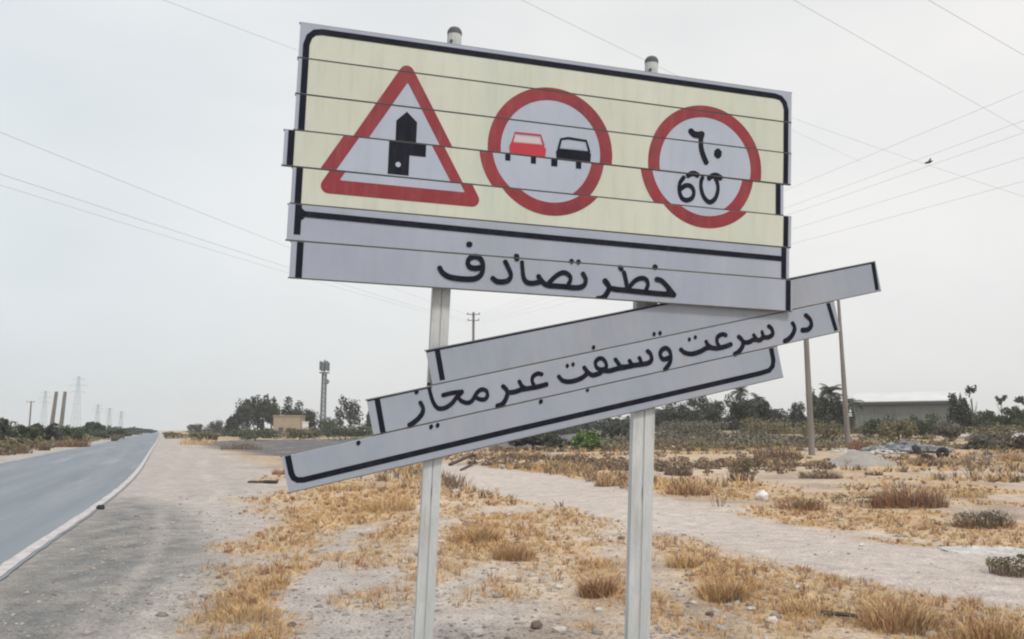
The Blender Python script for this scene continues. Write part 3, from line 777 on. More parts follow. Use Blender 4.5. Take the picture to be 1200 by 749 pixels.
# ------------------------------------------------------------------ plants
mk('dry_straw', (0.65, 0.465, 0.255), (0.52, 0.34, 0.17), scale=1.6, rough=0.8, island=0.38, objrand=0.1, c3=(0.56, 0.475, 0.35), s3=0.9)
mk('rust_stems', (0.36, 0.20, 0.12), (0.27, 0.15, 0.095), scale=3, rough=0.85, island=0.35)
mk('brown_stems', (0.23, 0.17, 0.12), (0.17, 0.125, 0.09), scale=3, rough=0.85, island=0.35)
mk('grey_green_leaf', (0.14, 0.135, 0.11), (0.18, 0.165, 0.13), scale=3, rough=0.8, island=0.35)
mk('olive_leaf', (0.23, 0.20, 0.12), (0.16, 0.145, 0.09), scale=3, rough=0.8, island=0.35)
mk('green_leaf', (0.07, 0.088, 0.052), (0.105, 0.12, 0.07), scale=2, rough=0.75, island=0.4)
mk('fresh_leaf', (0.11, 0.18, 0.06), (0.15, 0.21, 0.08), scale=2, rough=0.7, island=0.35)
mk('dark_leaf', (0.045, 0.052, 0.045), (0.075, 0.08, 0.06), scale=1, rough=0.75, island=0.45)
mk('palm_leaf', (0.055, 0.065, 0.05), (0.085, 0.09, 0.07), scale=1, rough=0.7, island=0.45)
mk('bark', (0.13, 0.10, 0.075), (0.19, 0.15, 0.12), scale=6, rough=0.9, bump=0.3)

def blades(n, rx, ry, h, rr, width=0.006, lean=0.6, root_spread=0.8, curve=0.35):
    """many thin arching stems rising from an ellipse of ground; densest and tallest in the middle"""
    v, f = [], []
    for _ in range(n):
        q = rr.uniform(0, 6.283); k = math.sqrt(rr.random()) * root_spread
        x, y = math.cos(q) * k * rx, math.sin(q) * k * ry
        out = q + rr.gauss(0, 0.9)
        hh = h * (0.15 + 0.9 * rr.random() ** 1.4) * (1 - 0.6 * k * k)
        ln = hh * lean * rr.uniform(.1, 1.1)
        dx, dy = math.cos(out) * ln, math.sin(out) * ln
        wq = rr.uniform(0, 3.14); wx, wy = math.cos(wq) * width, math.sin(wq) * width
        mx_, my_, mz_ = x + dx * curve, y + dy * curve, hh * .6
        b = len(v)
        v += [(x - wx, y - wy, -.02), (x + wx, y + wy, -.02), (mx_ - wx * .8, my_ - wy * .8, mz_), (mx_ + wx * .8, my_ + wy * .8, mz_), (x + dx, y + dy, hh)]
        f += [(b, b + 1, b + 3, b + 2), (b + 2, b + 3, b + 4)]
    return v, f
def leaves(n, rx, ry, rz, cz, rr, size, clumps=6, shell=0.55):
    """leaf clumps through the volume of an uneven crown"""
    v, f = [], []
    cs = []
    for _ in range(clumps):
        q = rr.uniform(0, 6.283); e = rr.uniform(-.6, 1); k = rr.uniform(.25, .92)
        cs.append((math.cos(q) * k * rx * math.cos(e), math.sin(q) * k * ry * math.cos(e), cz + math.sin(e) * k * rz, rr.uniform(.16, .48)))
    for _ in range(n):
        c = rr.choice(cs)
        while True:
            p = (rr.uniform(-1, 1), rr.uniform(-1, 1), rr.uniform(-1, 1)); d = p[0] ** 2 + p[1] ** 2 + p[2] ** 2
            if d < 1 and (d > shell * shell or rr.random() < .4): break
        x, y, z = c[0] + p[0] * rx * c[3], c[1] + p[1] * ry * c[3], c[2] + p[2] * rz * c[3]
        a = Vector((rr.gauss(0, 1), rr.gauss(0, 1), rr.gauss(0, 1))).normalized() * size * rr.uniform(.6, 1.3)
        t = a.cross(Vector((rr.gauss(0, 1), rr.gauss(0, 1), rr.gauss(0, 1)))).normalized() * size * rr.uniform(.3, .6)
        b = len(v); P = Vector((x, y, z))
        v += [P - a, P + t, P + a, P - t]; f.append((b, b + 1, b + 2, b + 3))
    return v, f

def shrub(name, px, py, wpx, hpx, kinds, label, cat='shrub', n=500, group=None, dist=None, seed=None, depth=0.7, lean=0.7):
    if name == 'grass_tussock': wpx, hpx, lean, depth = wpx * 1.1, hpx * .82, lean * 1.6, .9
    """kinds: list of (material, share, 'stem' or 'leaf')"""
    rr = random.Random(seed if seed is not None else int(px * 7 + py))
    p = at(px, dist) if dist else g(px, py)
    d = p.y
    w, h = wpx / 950 * d / 2, hpx / 950 * d
    V, F, I = [], [], []
    mats = []
    for mi, (mt, share, kd) in enumerate(kinds):
        mats.append(M[mt])
        if kd == 'stem': v, f = blades(int(n * share), w, w * depth, h, rr, width=max(0.0035, 0.00035 * d), lean=lean)
        else: v, f = leaves(int(n * share), w * 1.0, w * depth, h * .52, h * .48, rr, size=max(0.02, h * .05), clumps=7)
        b = len(V); V += v; F += [tuple(b + i for i in q) for q in f]; I += [mi] * len(f)
    o = link(name, make_mesh(name, V, F, mats, I))
    o.location = p; o.location.z -= 0.01
    return tag(o, label, cat, group)

def tree(name, px, dist, top_py, wpx, mt, label, cat='tree', n=3200, group=None, seed=1, low=0.12, clumps=26, size=None, base_drop=0.0):
    rr = random.Random(seed)
    p = at(px, dist); H = zat(top_py, dist) - p.z; w = wpx / 950 * dist / 2
    root = empty(name, p, label, cat, group)
    mb = MB(); r0 = max(.12, H * .028)
    mb.tube([(0, 0, -.3), (rr.uniform(-.1, .1), 0, H * .3), (rr.uniform(-.3, .3), rr.uniform(-.3, .3), H * .7)], [r0, r0 * .75, r0 * .3], 7)
    for k in range(5):
        q = rr.uniform(0, 6.28); z0 = H * rr.uniform(.22, .5)
        mb.tube([(0, 0, z0), (math.cos(q) * w * .4, math.sin(q) * w * .4, z0 + H * .16), (math.cos(q) * w * .7, math.sin(q) * w * .7, z0 + H * .3)], [r0 * .4, r0 * .25, r0 * .1], 5)
    mb.build('trunk', M['bark'], root)
    cz = H * (low + 1) / 2; rz = H * (1 - low) / 2
    v, f = leaves(n, w, w, rz * 1.05, cz, rr, size or max(.20, H * .034), clumps)
    zmax = max(q.z for q in v) if v else H
    v = [Vector((q.x, q.y, q.z * H / zmax)) for q in v]
    link('crown', make_mesh('crown', v, f, M[mt]), root)
    return root

def palm(px, dist, top_py, spread_px, label, seed=1, name='palm_tree', group=None, nf=22, bushy=False):
    rr = random.Random(seed)
    p = at(px, dist); H = zat(top_py, dist) - p.z; L = spread_px / 950 * dist / 2
    root = empty(name, p, label, 'palm', group)
    hz = H - L * .78
    mb = MB(); bend = rr.uniform(-.05, .05) * H
    mb.tube([(0, 0, -.3), (bend * .3, 0, hz * .5), (bend, 0, hz)], [.30, .24, .20], 8); mb.build('trunk', M['bark'], root)
    for k in range(nf):
        q = 2 * math.pi * k / nf + rr.uniform(-.2, .2); e = rr.uniform(-.1, 1.5)
        d = Vector((math.cos(q), math.sin(q), 0)); v, f = [], []
        side = Vector((-d.y, d.x, 0)); Lk = L * rr.uniform(.85, 1.15)
        segs = 7; P = Vector((bend, 0, hz)); ang_ = e; prev = P.copy()
        for s_ in range(segs):
            nx = prev + (d * math.cos(ang_) + Vector((0, 0, 1)) * math.sin(ang_)) * Lk / segs
            ang_ -= .24
            up_ = Vector((0, 0, .02))
            b = len(v); v += [prev - side * .03, prev + side * .03, nx + side * .03, nx - side * .03]; f.append((b, b + 1, b + 2, b + 3))
            lw = Lk * .36 * math.sin(math.pi * (s_ + .8) / (segs + .8)) + .08
            for sg in (-1, 1):
                for h_ in (0.15, .5, .85):
                    m_ = prev.lerp(nx, h_)
                    tip = m_ + side * sg * lw + (nx - prev).normalized() * lw * .55 - Vector((0, 0, lw * .35))
                    ww = (nx - prev) * .16
                    b = len(v); v += [m_ - ww, m_ + ww, tip]; f.append((b, b + 1, b + 2))
            prev = nx
        link('frond', make_mesh('frond', v, f, M['palm_leaf']), root)
    return root

ST = lambda m: [(m, 1.0, 'stem')]
# --- shrubs and tussocks on the open ground to the right (each one can be pointed at)
shrub('dry_shrub', 1066, 594, 104, 32, [('rust_stems', .75, 'stem'), ('brown_stems', .25, 'stem')], 'wide reddish-brown dry shrub, the largest on the pale ground at right', n=1500, lean=.9)
shrub('dead_shrub', 1152, 618, 82, 28, [('grey_green_leaf', .6, 'leaf'), ('brown_stems', .4, 'stem')], 'low grey-green mat of shrub just right of and nearer than the wide reddish shrub', n=1300, lean=1.0)
shrub('dry_shrub', 1190, 674, 70, 26, [('brown_stems', .5, 'stem'), ('olive_leaf', .5, 'leaf')], 'olive-brown shrub cut by the right edge of the photo, beside the dirt track', n=900)
shrub('grass_tussock', 1052, 735, 92, 46, [('dry_straw', .6, 'stem'), ('rust_stems', .4, 'stem')], 'tall orange-brown tussock on the near side of the dirt track, lower right', 'grass tussock', n=1500, lean=.5)
shrub('grass_tussock', 1168, 752, 100, 38, [('dry_straw', .6, 'stem'), ('rust_stems', .4, 'stem')], 'orange dry grass tussock in the bottom right corner', 'grass tussock', n=1200, lean=.5)
shrub('dry_shrub', 938, 597, 72, 20, [('rust_stems', .6, 'stem'), ('olive_leaf', .4, 'leaf')], 'low reddish dry shrub directly right of the white rag beyond the track', n=800, lean=1.0)
shrub('dry_shrub', 962, 561, 62, 14, ST('brown_stems'), 'thin flat brown shrub standing alone below the two utility poles', n=500, lean=1.0)
shrub('dry_shrub', 868, 563, 38, 26, [('olive_leaf', .7, 'leaf'), ('brown_stems', .3, 'stem')], 'rounded yellow-olive bush right of the thick sign post', n=800)
shrub('dry_shrub', 884, 548, 34, 20, ST('brown_stems'), 'dark brown tuft right behind the yellow-olive bush', n=420)
shrub('dry_shrub', 795, 557, 42, 15, ST('brown_stems'), 'rounded brown shrub just right of the thick sign post, upper of two', n=500, lean=.9)
shrub('dry_shrub', 806, 580, 64, 18, [('rust_stems', .7, 'stem'), ('dry_straw', .3, 'stem')], 'reddish clump at the far edge of the track just right of the thick sign post', n=700, lean=.8)
shrub('dry_shrub', 712, 570, 38, 15, [('dry_straw', .6, 'stem'), ('brown_stems', .4, 'stem')], 'tan tussock at the far edge of the track just left of the thick sign post', n=450, lean=.9)
shrub('dry_shrub', 650, 552, 66, 17, [('dry_straw', .6, 'stem'), ('olive_leaf', .4, 'leaf')], 'wide tan-green tussock beyond the track, midway between the sign posts', n=650, lean=.9)
shrub('dry_shrub', 912, 537, 70, 17, [('brown_stems', .7, 'stem'), ('rust_stems', .3, 'stem')], 'long dark brown shrub left of the foot of the nearer utility pole', n=650, lean=.9)
shrub('dry_shrub', 1024, 557, 26, 8, ST('brown_stems'), 'tiny brown tuft below the low grey mound', n=200, lean=1)
shrub('dry_shrub', 1085, 546, 34, 14, ST('brown_stems'), 'brown twiggy shrub in front of the black tyres', n=300, lean=1)
shrub('dry_shrub', 1135, 583, 52, 16, [('dry_straw', .5, 'stem'), ('olive_leaf', .5, 'leaf')], 'pale yellow-green tussock behind the low grey-green mat shrub', n=500)
shrub('dry_shrub', 1004, 590, 60, 12, [('grey_green_leaf', .8, 'leaf'), ('brown_stems', .2, 'stem')], 'flat grey-green plant left of the wide reddish shrub', n=500)
shrub('dry_shrub', 1010, 512, 44, 16, ST('rust_stems'), 'dark red shrub at the foot of the farther, taller utility pole', n=400, dist=58)
shrub('dry_shrub', 1185, 541, 40, 14, [('rust_stems', .6, 'stem'), ('dry_straw', .4, 'stem')], 'reddish shrub at the right edge below the white rubble', n=350)
shrub('grass_tussock', 700, 698, 44, 36, [('rust_stems', .8, 'stem'), ('dry_straw', .2, 'stem')], 'rust-red grass tussock leaning on the left side of the thick sign post', 'grass tussock', n=900, lean=.6)
shrub('grass_tussock', 602, 655, 54, 28, [('rust_stems', .5, 'stem'), ('dry_straw', .5, 'stem')], 'rust-orange tussock midway between the two sign posts', 'grass tussock', n=900, lean=.7)
shrub('grass_tussock', 560, 634, 50, 30, [('dry_straw', .7, 'stem'), ('rust_stems', .3, 'stem')], 'straw and orange tussock right of the thin sign post', 'grass tussock', n=900, lean=.7)
shrub('grass_tussock', 850, 700, 64, 34, [('dry_straw', .7, 'stem'), ('rust_stems', .3, 'stem')], 'sandy orange tussock halfway from the thick post to the tall tussock', 'grass tussock', n=1000, lean=.7)
shrub('grass_tussock', 800, 664, 40, 26, [('dry_straw', .8, 'stem'), ('brown_stems', .2, 'stem')], 'small straw tussock just right of the thick sign post, near the track', 'grass tussock', n=600, lean=.7)
shrub('grass_tussock', 455, 598, 70, 26, [('dry_straw', .8, 'stem'), ('rust_stems', .2, 'stem')], 'orange-yellow spread of dry grass under the low end of the hanging board', 'grass tussock', n=1000, lean=.8)
shrub('grass_tussock', 290, 722, 90, 20, ST('dry_straw'), 'straw-yellow tussock at the edge of the dark gravel, lower left', 'grass tussock', n=1000, lean=.7)
shrub('dry_shrub', 332, 556, 34, 10, ST('rust_stems'), 'small orange-brown weed beside the fallen dark board under the hanging sign', n=260)
shrub('dry_shrub', 282, 527, 60, 12, [('olive_leaf', .6, 'leaf'), ('brown_stems', .4, 'stem')], 'olive weeds on the near edge of the dark side road, left of the hanging board', n=700)
shrub('dry_shrub', 232, 521, 56, 11, [('olive_leaf', .5, 'leaf'), ('dry_straw', .5, 'stem')], 'yellowish weeds where the gravel shoulder meets the side road', n=600)
shrub('dry_shrub', 210, 514, 40, 8, [('brown_stems', .5, 'stem'), ('dry_straw', .5, 'stem')], 'brown-yellow weeds right of the bend of the road', n=300)
shrub('grass_tussock', 400, 575, 60, 14, [('dry_straw', .8, 'stem'), ('rust_stems', .2, 'stem')], 'thin straw tussock behind the orange spread, close under the hanging board', 'grass tussock', n=600, lean=.9)
shrub('grass_tussock', 945, 716, 70, 20, [('dry_straw', .8, 'stem'), ('rust_stems', .2, 'stem')], 'low straw tussock behind the thin dark fallen branch', 'grass tussock', n=700, lean=.9)
# --- roadside greenery on the left
for i, (px, w, d, tp, mt, lb) in enumerate((
        (-12, 46, 62, 488, 'dark_leaf', 'dense dark green bush at the left edge of the photo across the road'),
        (22, 42, 70, 491, 'green_leaf', 'broad green bush second from the left across the road'),
        (54, 38, 82, 494, 'dark_leaf', 'dark bush just left of the two thick leaning poles'),
        (84, 32, 96, 497, 'green_leaf', 'green bush just right of the two thick leaning poles'),
        (107, 18, 150, 493, 'dark_leaf', 'small round dark tree right of the thick poles across the road'),
        (119, 12, 170, 495, 'dark_leaf', 'narrow dark tree touching the small round one, to its right'),
        (128, 40, 135, 501, 'green_leaf', 'low green hedge bush farther along the road on its left side'))):
    p = at(px, d)
    t_ = tree('roadside_bush', px, d, tp, w, mt, lb, 'bush', n=2600, seed=40 + i, low=-.05, clumps=26, size=.16 if d < 100 else .24)
for i, (px, d, tp, w, lb) in enumerate(((148, 300, 500, 30, 'left one of the low far trees where the road meets the horizon'), (170, 380, 501, 24, 'right one of the low far trees where the road meets the horizon'))):
    tree('distant_tree', px, d, tp, w, 'dark_leaf', lb, 'tree', n=1600, seed=80 + i, low=-.1, size=.6)
shrub('roadside_weed', 12, 532, 50, 22, [('olive_leaf', .6, 'leaf'), ('brown_stems', .4, 'stem')], 'brown-olive weeds on the far verge at the left edge', n=500, seed=1)
shrub('roadside_weed', 52, 528, 16, 14, [('brown_stems', 1, 'stem')], 'dark brown little weed on the far verge below the leaning poles', n=200)
shrub('roadside_weed', 85, 524, 46, 12, [('olive_leaf', .4, 'stem'), ('rust_stems', .6, 'stem')], 'low reddish-olive weeds along the far verge', n=700, lean=1.1)
shrub('roadside_weed', 134, 517, 8, 12, [('brown_stems', 1, 'stem')], 'small dark upright weed at the far road edge', n=160, lean=1.2)
# --- scrub and trees in the middle distance, left of the sign
for i, (px, d, tp, w, mt, lb) in enumerate((
        (285, 190, 466, 26, 'dark_leaf', 'dark rounded tree, leftmost of the tall grove left of the sign'),
        (302, 200, 461, 24, 'dark_leaf', 'tall dark tree, second from the left in the grove left of the sign'),
        (318, 205, 464, 18, 'green_leaf', 'narrow green tree in the middle of the grove behind the flat-roofed hut'),
        (343, 195, 464, 30, 'dark_leaf', 'dome-shaped dark tree directly above the flat-roofed hut'),
        (363, 200, 478, 20, 'dark_leaf', 'low dark tree between the hut and the mast'),
        (272, 180, 485, 16, 'dark_leaf', 'small dark tree at the left foot of the grove'),
        (388, 190, 488, 30, 'green_leaf', 'low green tree at the foot of the mast'),
        (252, 260, 491, 24, 'dark_leaf', 'low bluish tree left of the grove'),
        (230, 300, 496, 18, 'dark_leaf', 'far low tree near the end of the road on its right'),
        (436, 210, 478, 18, 'dark_leaf', 'tree half hidden behind the left end of the hanging sign board'))):
    tree('broadleaf_tree', px, d, tp, w, mt, lb, n=3200, seed=120 + i, low=-.02)
tree('broadleaf_tree', 410, 185, 462, 32, 'dark_leaf', 'loose airy tree between the mast and the hanging board', n=1300, seed=301, low=.1)
for i, (px, d, tp, w, mt, lb) in enumerate((
        (240, 118, 504, 36, 'olive_leaf', 'olive bush left end of the scrub row beyond the side road'),
        (300, 125, 501, 60, 'green_leaf', 'long green-olive bush in the scrub row below the grove'),
        (352, 130, 499, 44, 'olive_leaf', 'yellow-olive bush right in front of the flat-roofed hut'),
        (405, 128, 494, 60, 'green_leaf', 'green bush in the scrub row left of the hanging board'),
        (205, 150, 505, 26, 'olive_leaf', 'pale olive weeds by the bend of the road'),
        (688, 62, 502, 34, 'fresh_leaf', 'bright green bush seen under the hanging board, left of the thick post'),
        (625, 64, 503, 74, 'dark_leaf', 'dark brownish thicket seen under the hanging board between the posts'),
        (722, 90, 494, 40, 'dark_leaf', 'dark bush just left of the thick post in the distance'))):
    tree('scrub_bush', px, d, tp, w, mt, lb, 'bush', n=2600, seed=160 + i, low=-.15, clumps=30, size=.17)
# --- right side
for i, (px, d, tp, w, mt, lb) in enumerate((
        (800, 130, 465, 60, 'dark_leaf', 'dark rounded tree mass just right of the thick post under the hanging board'),
        (838, 135, 461, 50, 'dark_leaf', 'dark tree left of the two upright palms'),
        (775, 140, 472, 40, 'dark_leaf', 'dark tree partly hidden by the thick post'),
        (961, 140, 450, 26, 'green_leaf', 'green tree right behind the nearer utility pole'),
        (1126, 105, 459, 24, 'dark_leaf', 'dark pointed tree at the right end of the long shed'),
        (1156, 120, 480, 50, 'green_leaf', 'green bushy tree right of the dark pointed tree'),
        (1192, 118, 475, 40, 'green_leaf', 'green tree at the right edge of the photo'),
        (905, 150, 478, 40, 'dark_leaf', 'low dark tree between the palms and the nearer utility pole'),
        (868, 116, 460, 40, 'dark_leaf', 'dark leafy tree wrapped round the taller dark palm'),
        (893, 120, 464, 34, 'dark_leaf', 'dark leafy tree wrapped round the shorter dark palm'),
        (980, 106, 460, 36, 'dark_leaf', 'dark leafy tree round the ragged palm between the two utility poles'),
        (935, 150, 470, 26, 'dark_leaf', 'dark tree just left of the nearer utility pole'))):
    tree('broadleaf_tree', px, d, tp, w, mt, lb, n=3600, seed=200 + i, low=-.1)
palm(869, 122, 450, 26, 'taller dark palm below the right end of the hanging board, left of a pair', 11, nf=26)
palm(889, 128, 459, 26, 'shorter dark palm of the pair below the right end of the hanging board', 12, nf=26)
palm(977, 112, 447, 34, 'ragged palm between the two utility poles', 13, nf=26)
palm(1002, 115, 462, 30, 'small palm against the left end of the long shed, right of the tall pole', 14, nf=20)
tree('distant_tree', 1142, 150, 450, 15, 'dark_leaf', 'thin distant tree standing above the green trees at right, tallest there', 'tree', n=260, seed=1142, low=.62, clumps=9, size=.3)
tree('distant_tree', 1175, 170, 462, 13, 'dark_leaf', 'thin distant tree, middle one of three at far right', 'tree', n=260, seed=1175, low=.62, clumps=9, size=.3)
tree('distant_tree', 1196, 175, 463, 14, 'dark_leaf', 'thin distant tree nearest the right edge of the photo', 'tree', n=260, seed=1196, low=.62, clumps=9, size=.3)
for i, (px, d, tp, w, mt, lb) in enumerate((
        (815, 100, 490, 90, 'grey_green_leaf', 'long low grey-green scrub below the dark trees right of the thick post'),
        (900, 104, 488, 70, 'olive_leaf', 'grey-olive scrub below the pair of dark palms'),
        (965, 92, 490, 60, 'olive_leaf', 'olive scrub at the feet of the utility poles'),
        (1030, 95, 485, 36, 'green_leaf', 'green bush before the left part of the long shed'),
        (1052, 88, 488, 44, 'olive_leaf', 'olive bush before the middle of the long shed'),
        (1082, 92, 484, 44, 'green_leaf', 'green bush before the right half of the long shed'),
        (1112, 84, 491, 40, 'grey_green_leaf', 'grey bush below the dark pointed tree'),
        (1162, 84, 494, 60, 'olive_leaf', 'olive scrub below the green trees at right'),
        (1165, 58, 506, 66, 'grey_green_leaf', 'low dark grey-green bush in front of the white rubble at right'),
        (1205, 56, 507, 30, 'grey_green_leaf', 'grey-green bush at the right edge before the white rubble'))):
    tree('scrub_bush', px, d, tp, w, mt, lb, 'bush', n=2600, seed=240 + i, low=-.15, clumps=30, size=.15)

# ------------------------------------------------------------------ far things
mk('shed_wall', (0.22, 0.235, 0.22), (0.27, 0.28, 0.265), scale=.5, rough=.85)
mk('shed_roof', (0.60, 0.60, 0.60), (0.68, 0.68, 0.67), scale=.4, rough=.6)
mk('shed_dark', (0.10, 0.10, 0.105), scale=1, rough=.8)
mk('mud_wall', (0.32, 0.26, 0.19), (0.37, 0.30, 0.22), scale=.8, rough=.9)
mk('white_wash', (0.74, 0.73, 0.72), (0.66, 0.65, 0.64), scale=1, rough=.85)
mk('wood_pole', (0.19, 0.17, 0.155), (0.26, 0.235, 0.22), scale=3, rough=.9, stretch=(1, 1, .15))
mk('steel', (0.13, 0.15, 0.17), (0.18, 0.20, 0.22), scale=2, rough=.6, metal=.2)
mk('cable', (0.30, 0.31, 0.32), scale=1, rough=.6)
mk('porcelain', (0.30, 0.28, 0.27), scale=1, rough=.4)
mk('rubber', (0.028, 0.027, 0.028), (0.045, 0.042, 0.04), scale=6, rough=.85)
mk('rubble_grey', (0.17, 0.175, 0.185), (0.26, 0.26, 0.265), scale=2, rough=.9, island=.4)
mk('rubble_white', (0.55, 0.53, 0.51), (0.45, 0.43, 0.41), scale=2, rough=.9, island=.15)
mk('mound_earth', (0.30, 0.275, 0.25), (0.36, 0.33, 0.30), scale=3, rough=.95, bump=.5)
mk('pebble', (0.38, 0.345, 0.315), (0.27, 0.25, 0.235), scale=9, rough=.9, island=.35)
mk('pale_stone', (0.62, 0.59, 0.56), (0.52, 0.49, 0.46), scale=20, rough=.85)
mk('dark_wood', (0.06, 0.045, 0.045), (0.10, 0.075, 0.065), scale=8, rough=.85)
mk('clod_earth', (0.13, 0.10, 0.085), (0.19, 0.15, 0.125), scale=20, rough=.95)
mk('rag', (0.78, 0.76, 0.78), (0.68, 0.66, 0.67), scale=9, rough=.9)

# long shed at right
d = 118.0
a, b = at(1003, d + 3), at(1121, d - 4)
ax = (b - a); ax.z = 0; Ls = ax.length; rz = math.atan2(ax.y, ax.x); base_z = min(a.z, b.z) - .3
shed = empty('long_shed', (a.x, a.y, base_z), 'long low grey shed with pale roof behind the scrub at right', 'building', rz=rz)
he = zat(470.5, d) - base_z; hr = zat(459.5, d) - base_z; dp = 9.0
mb = MB(); mb.box(0, Ls, 0, dp, 0, he); mb.build('wall', M['shed_wall'], shed)
mb = MB(); mb.add([(-.5, -.7, he - .08), (Ls + .5, -.7, he - .08), (Ls + .5, dp / 2, hr), (-.5, dp / 2, hr), (-.5, dp + .7, he - .08), (Ls + .5, dp + .7, he - .08),
                   (-.5, -.7, he + .05), (Ls + .5, -.7, he + .05), (Ls + .5, dp / 2, hr + .13), (-.5, dp / 2, hr + .13), (-.5, dp + .7, he + .05), (Ls + .5, dp + .7, he + .05)],
                  [(6, 7, 8, 9), (9, 8, 11, 10), (1, 0, 3, 2), (2, 3, 4, 5), (0, 1, 7, 6), (5, 4, 10, 11), (0, 6, 9, 3), (3, 9, 10, 4), (1, 2, 8, 7), (2, 5, 11, 8)])
mb.build('roof', M['shed_roof'], shed)
mb = MB(); mb.box(-.48, Ls + .48, -.66, -.03, he - .45, he - .10); mb.build('fascia', M['shed_dark'], shed)
for k in range(8):
    mb = MB(); x = Ls * (k + .5) / 8; mb.box(x - .12, x + .12, -.14, 0.0, 0, he - .46); mb.build('pilaster', M['shed_wall'], shed)
# flat-roofed hut left
d = 168.0
a = at(320, d); w_ = 31 / 950 * d
hut = empty('flat_roofed_hut', (a.x, a.y, a.z - .3), 'small tan flat-roofed hut in front of the grove left of the sign', 'building')
h_ = zat(488, d) - a.z + .3
mb = MB(); mb.box(0, w_, 0, 4, 0, h_); mb.build('wall', M['mud_wall'], hut)
mb = MB(); mb.box(-.15, w_ + .15, -.15, 4.15, h_, h_ + .22); mb.build('roof', M['mud_wall'], hut)
mb = MB(); mb.box(w_ * .62, w_ * .78, -.04, .05, .3, 2.3); mb.build('door', M['shed_dark'], hut)
mb = MB(); mb.box(w_ * .2, w_ * .38, -.04, .05, 1.5, 2.4); mb.build('window', M['shed_dark'], hut)
a = at(357, 150.0)
kb = empty('white_kiosk', (a.x, a.y, a.z - .2), 'tiny white box-like kiosk right of the tan hut', 'kiosk')
mb = MB(); mb.box(-.45, .45, 0, 1, 0, zat(495, 150) - a.z + .2); mb.build('wall', M['white_wash'], kb)
mb = MB(); mb.box(-.55, .55, -.1, 1.1, zat(495, 150) - a.z + .2, zat(494, 150) - a.z + .2); mb.build('roof', M['white_wash'], kb)

def lattice(name, px, dist, top_py, w0, w1, label, cat, arms=(), head=None, group=None, rad=.06, bays=9):
    p = at(px, dist); H = zat(top_py, dist) - p.z
    root = empty(name, (p.x, p.y, p.z), label, cat, group)
    mb = MB()
    def cor(z, k):
        w = w0 + (w1 - w0) * z / H; s_ = ((-1, -1), (1, -1), (1, 1), (-1, 1))[k % 4]; return (s_[0] * w / 2, s_[1] * w / 2, z)
    for k in range(4): mb.tube([cor(-.2, k), cor(H, k)], rad, 4)
    mb.build('leg_frame', M['steel'], root)
    mb = MB()
    for i in range(bays):
        z0, z1 = H * i / bays, H * (i + 1) / bays
        for k in range(4):
            mb.tube([cor(z0, k), cor(z1, k + 1)], rad * .6, 3); mb.tube([cor(z0, k + 1), cor(z1, k)], rad * .6, 3); mb.tube([cor(z1, k), cor(z1, k + 1)], rad * .6, 3)
    mb.build('bracing', M['steel'], root)
    for zf, hw in arms:
        mb = MB(); z = H * zf
        for s_ in (-1, 1):
            mb.tube([(s_ * hw, 0, z), (0, -.3, z + hw * .18)], rad, 3); mb.tube([(s_ * hw, 0, z), (0, .3, z - hw * .05)], rad, 3)
            mb.tube([(s_ * hw, 0, z), (s_ * hw, 0, z - hw * .3)], rad, 3)
        mb.build('cross_arm', M['steel'], root)
    return root, H
mast, Hm = lattice('cell_mast', 378, 230.0, 437, 1.35, 1.0, 'lattice telecom mast with a dark antenna head rising beside the grove left of the sign', 'mast', rad=.13, bays=14)
plat = MB(); plat.tube([(0, 0, Hm - .1), (0, 0, Hm + .15)], 1.5, 12); plat.build('platform', M['steel'], mast)
hd = MB(); hd.tube([(0, 0, Hm + .15), (0, 0, Hm + 3.7)], .22, 8); hd.build('pole', M['steel'], mast)
for k in range(6):
    q = k * math.pi / 3 + .3; pan = MB(); c_, s_ = math.cos(q) * 1.1, math.sin(q) * 1.1
    pan.box(c_ - .3, c_ + .3, s_ - .2, s_ + .2, Hm + .5 + .25 * (k % 2), Hm + 3.0 + .3 * (k % 2)); pan.build('antenna_panel', M['steel'], mast)
rg = MB()
for zz in (Hm + 1.0, Hm + 2.6):
    rg.tube([(1.0 * math.cos(t * math.pi / 6), 1.15 * math.sin(t * math.pi / 6), zz) for t in range(13)], .07, 4)
rg.build('mounting_ring', M['steel'], mast)
dsh = MB(); dsh.tube([(1.0, -1.2, Hm - 2.6), (1.15, -1.5, Hm - 2.6)], [.75, .7], 12); dsh.build('dish', M['steel'], mast)
for px, dist, tp, lb in ((88, 520, 441, 'nearest and tallest lattice pylon, right of the two thick leaning poles'), (50, 700, 458, 'faint far pylon left of the two thick leaning poles'),
                         (113, 800, 474, 'faint pylon, first to the right of the tallest one'), (127, 900, 478, 'very faint pylon above the far road, second right of the tallest'),
                         (141, 1000, 482, 'faintest pylon, just left of where the road vanishes')):
    lattice('power_pylon', px, dist, tp, 5.0, .9, lb, 'pylon', arms=((.72, 4.5), (.84, 5.5), (.95, 4.0)), rad=.045 * dist / 520, bays=8)

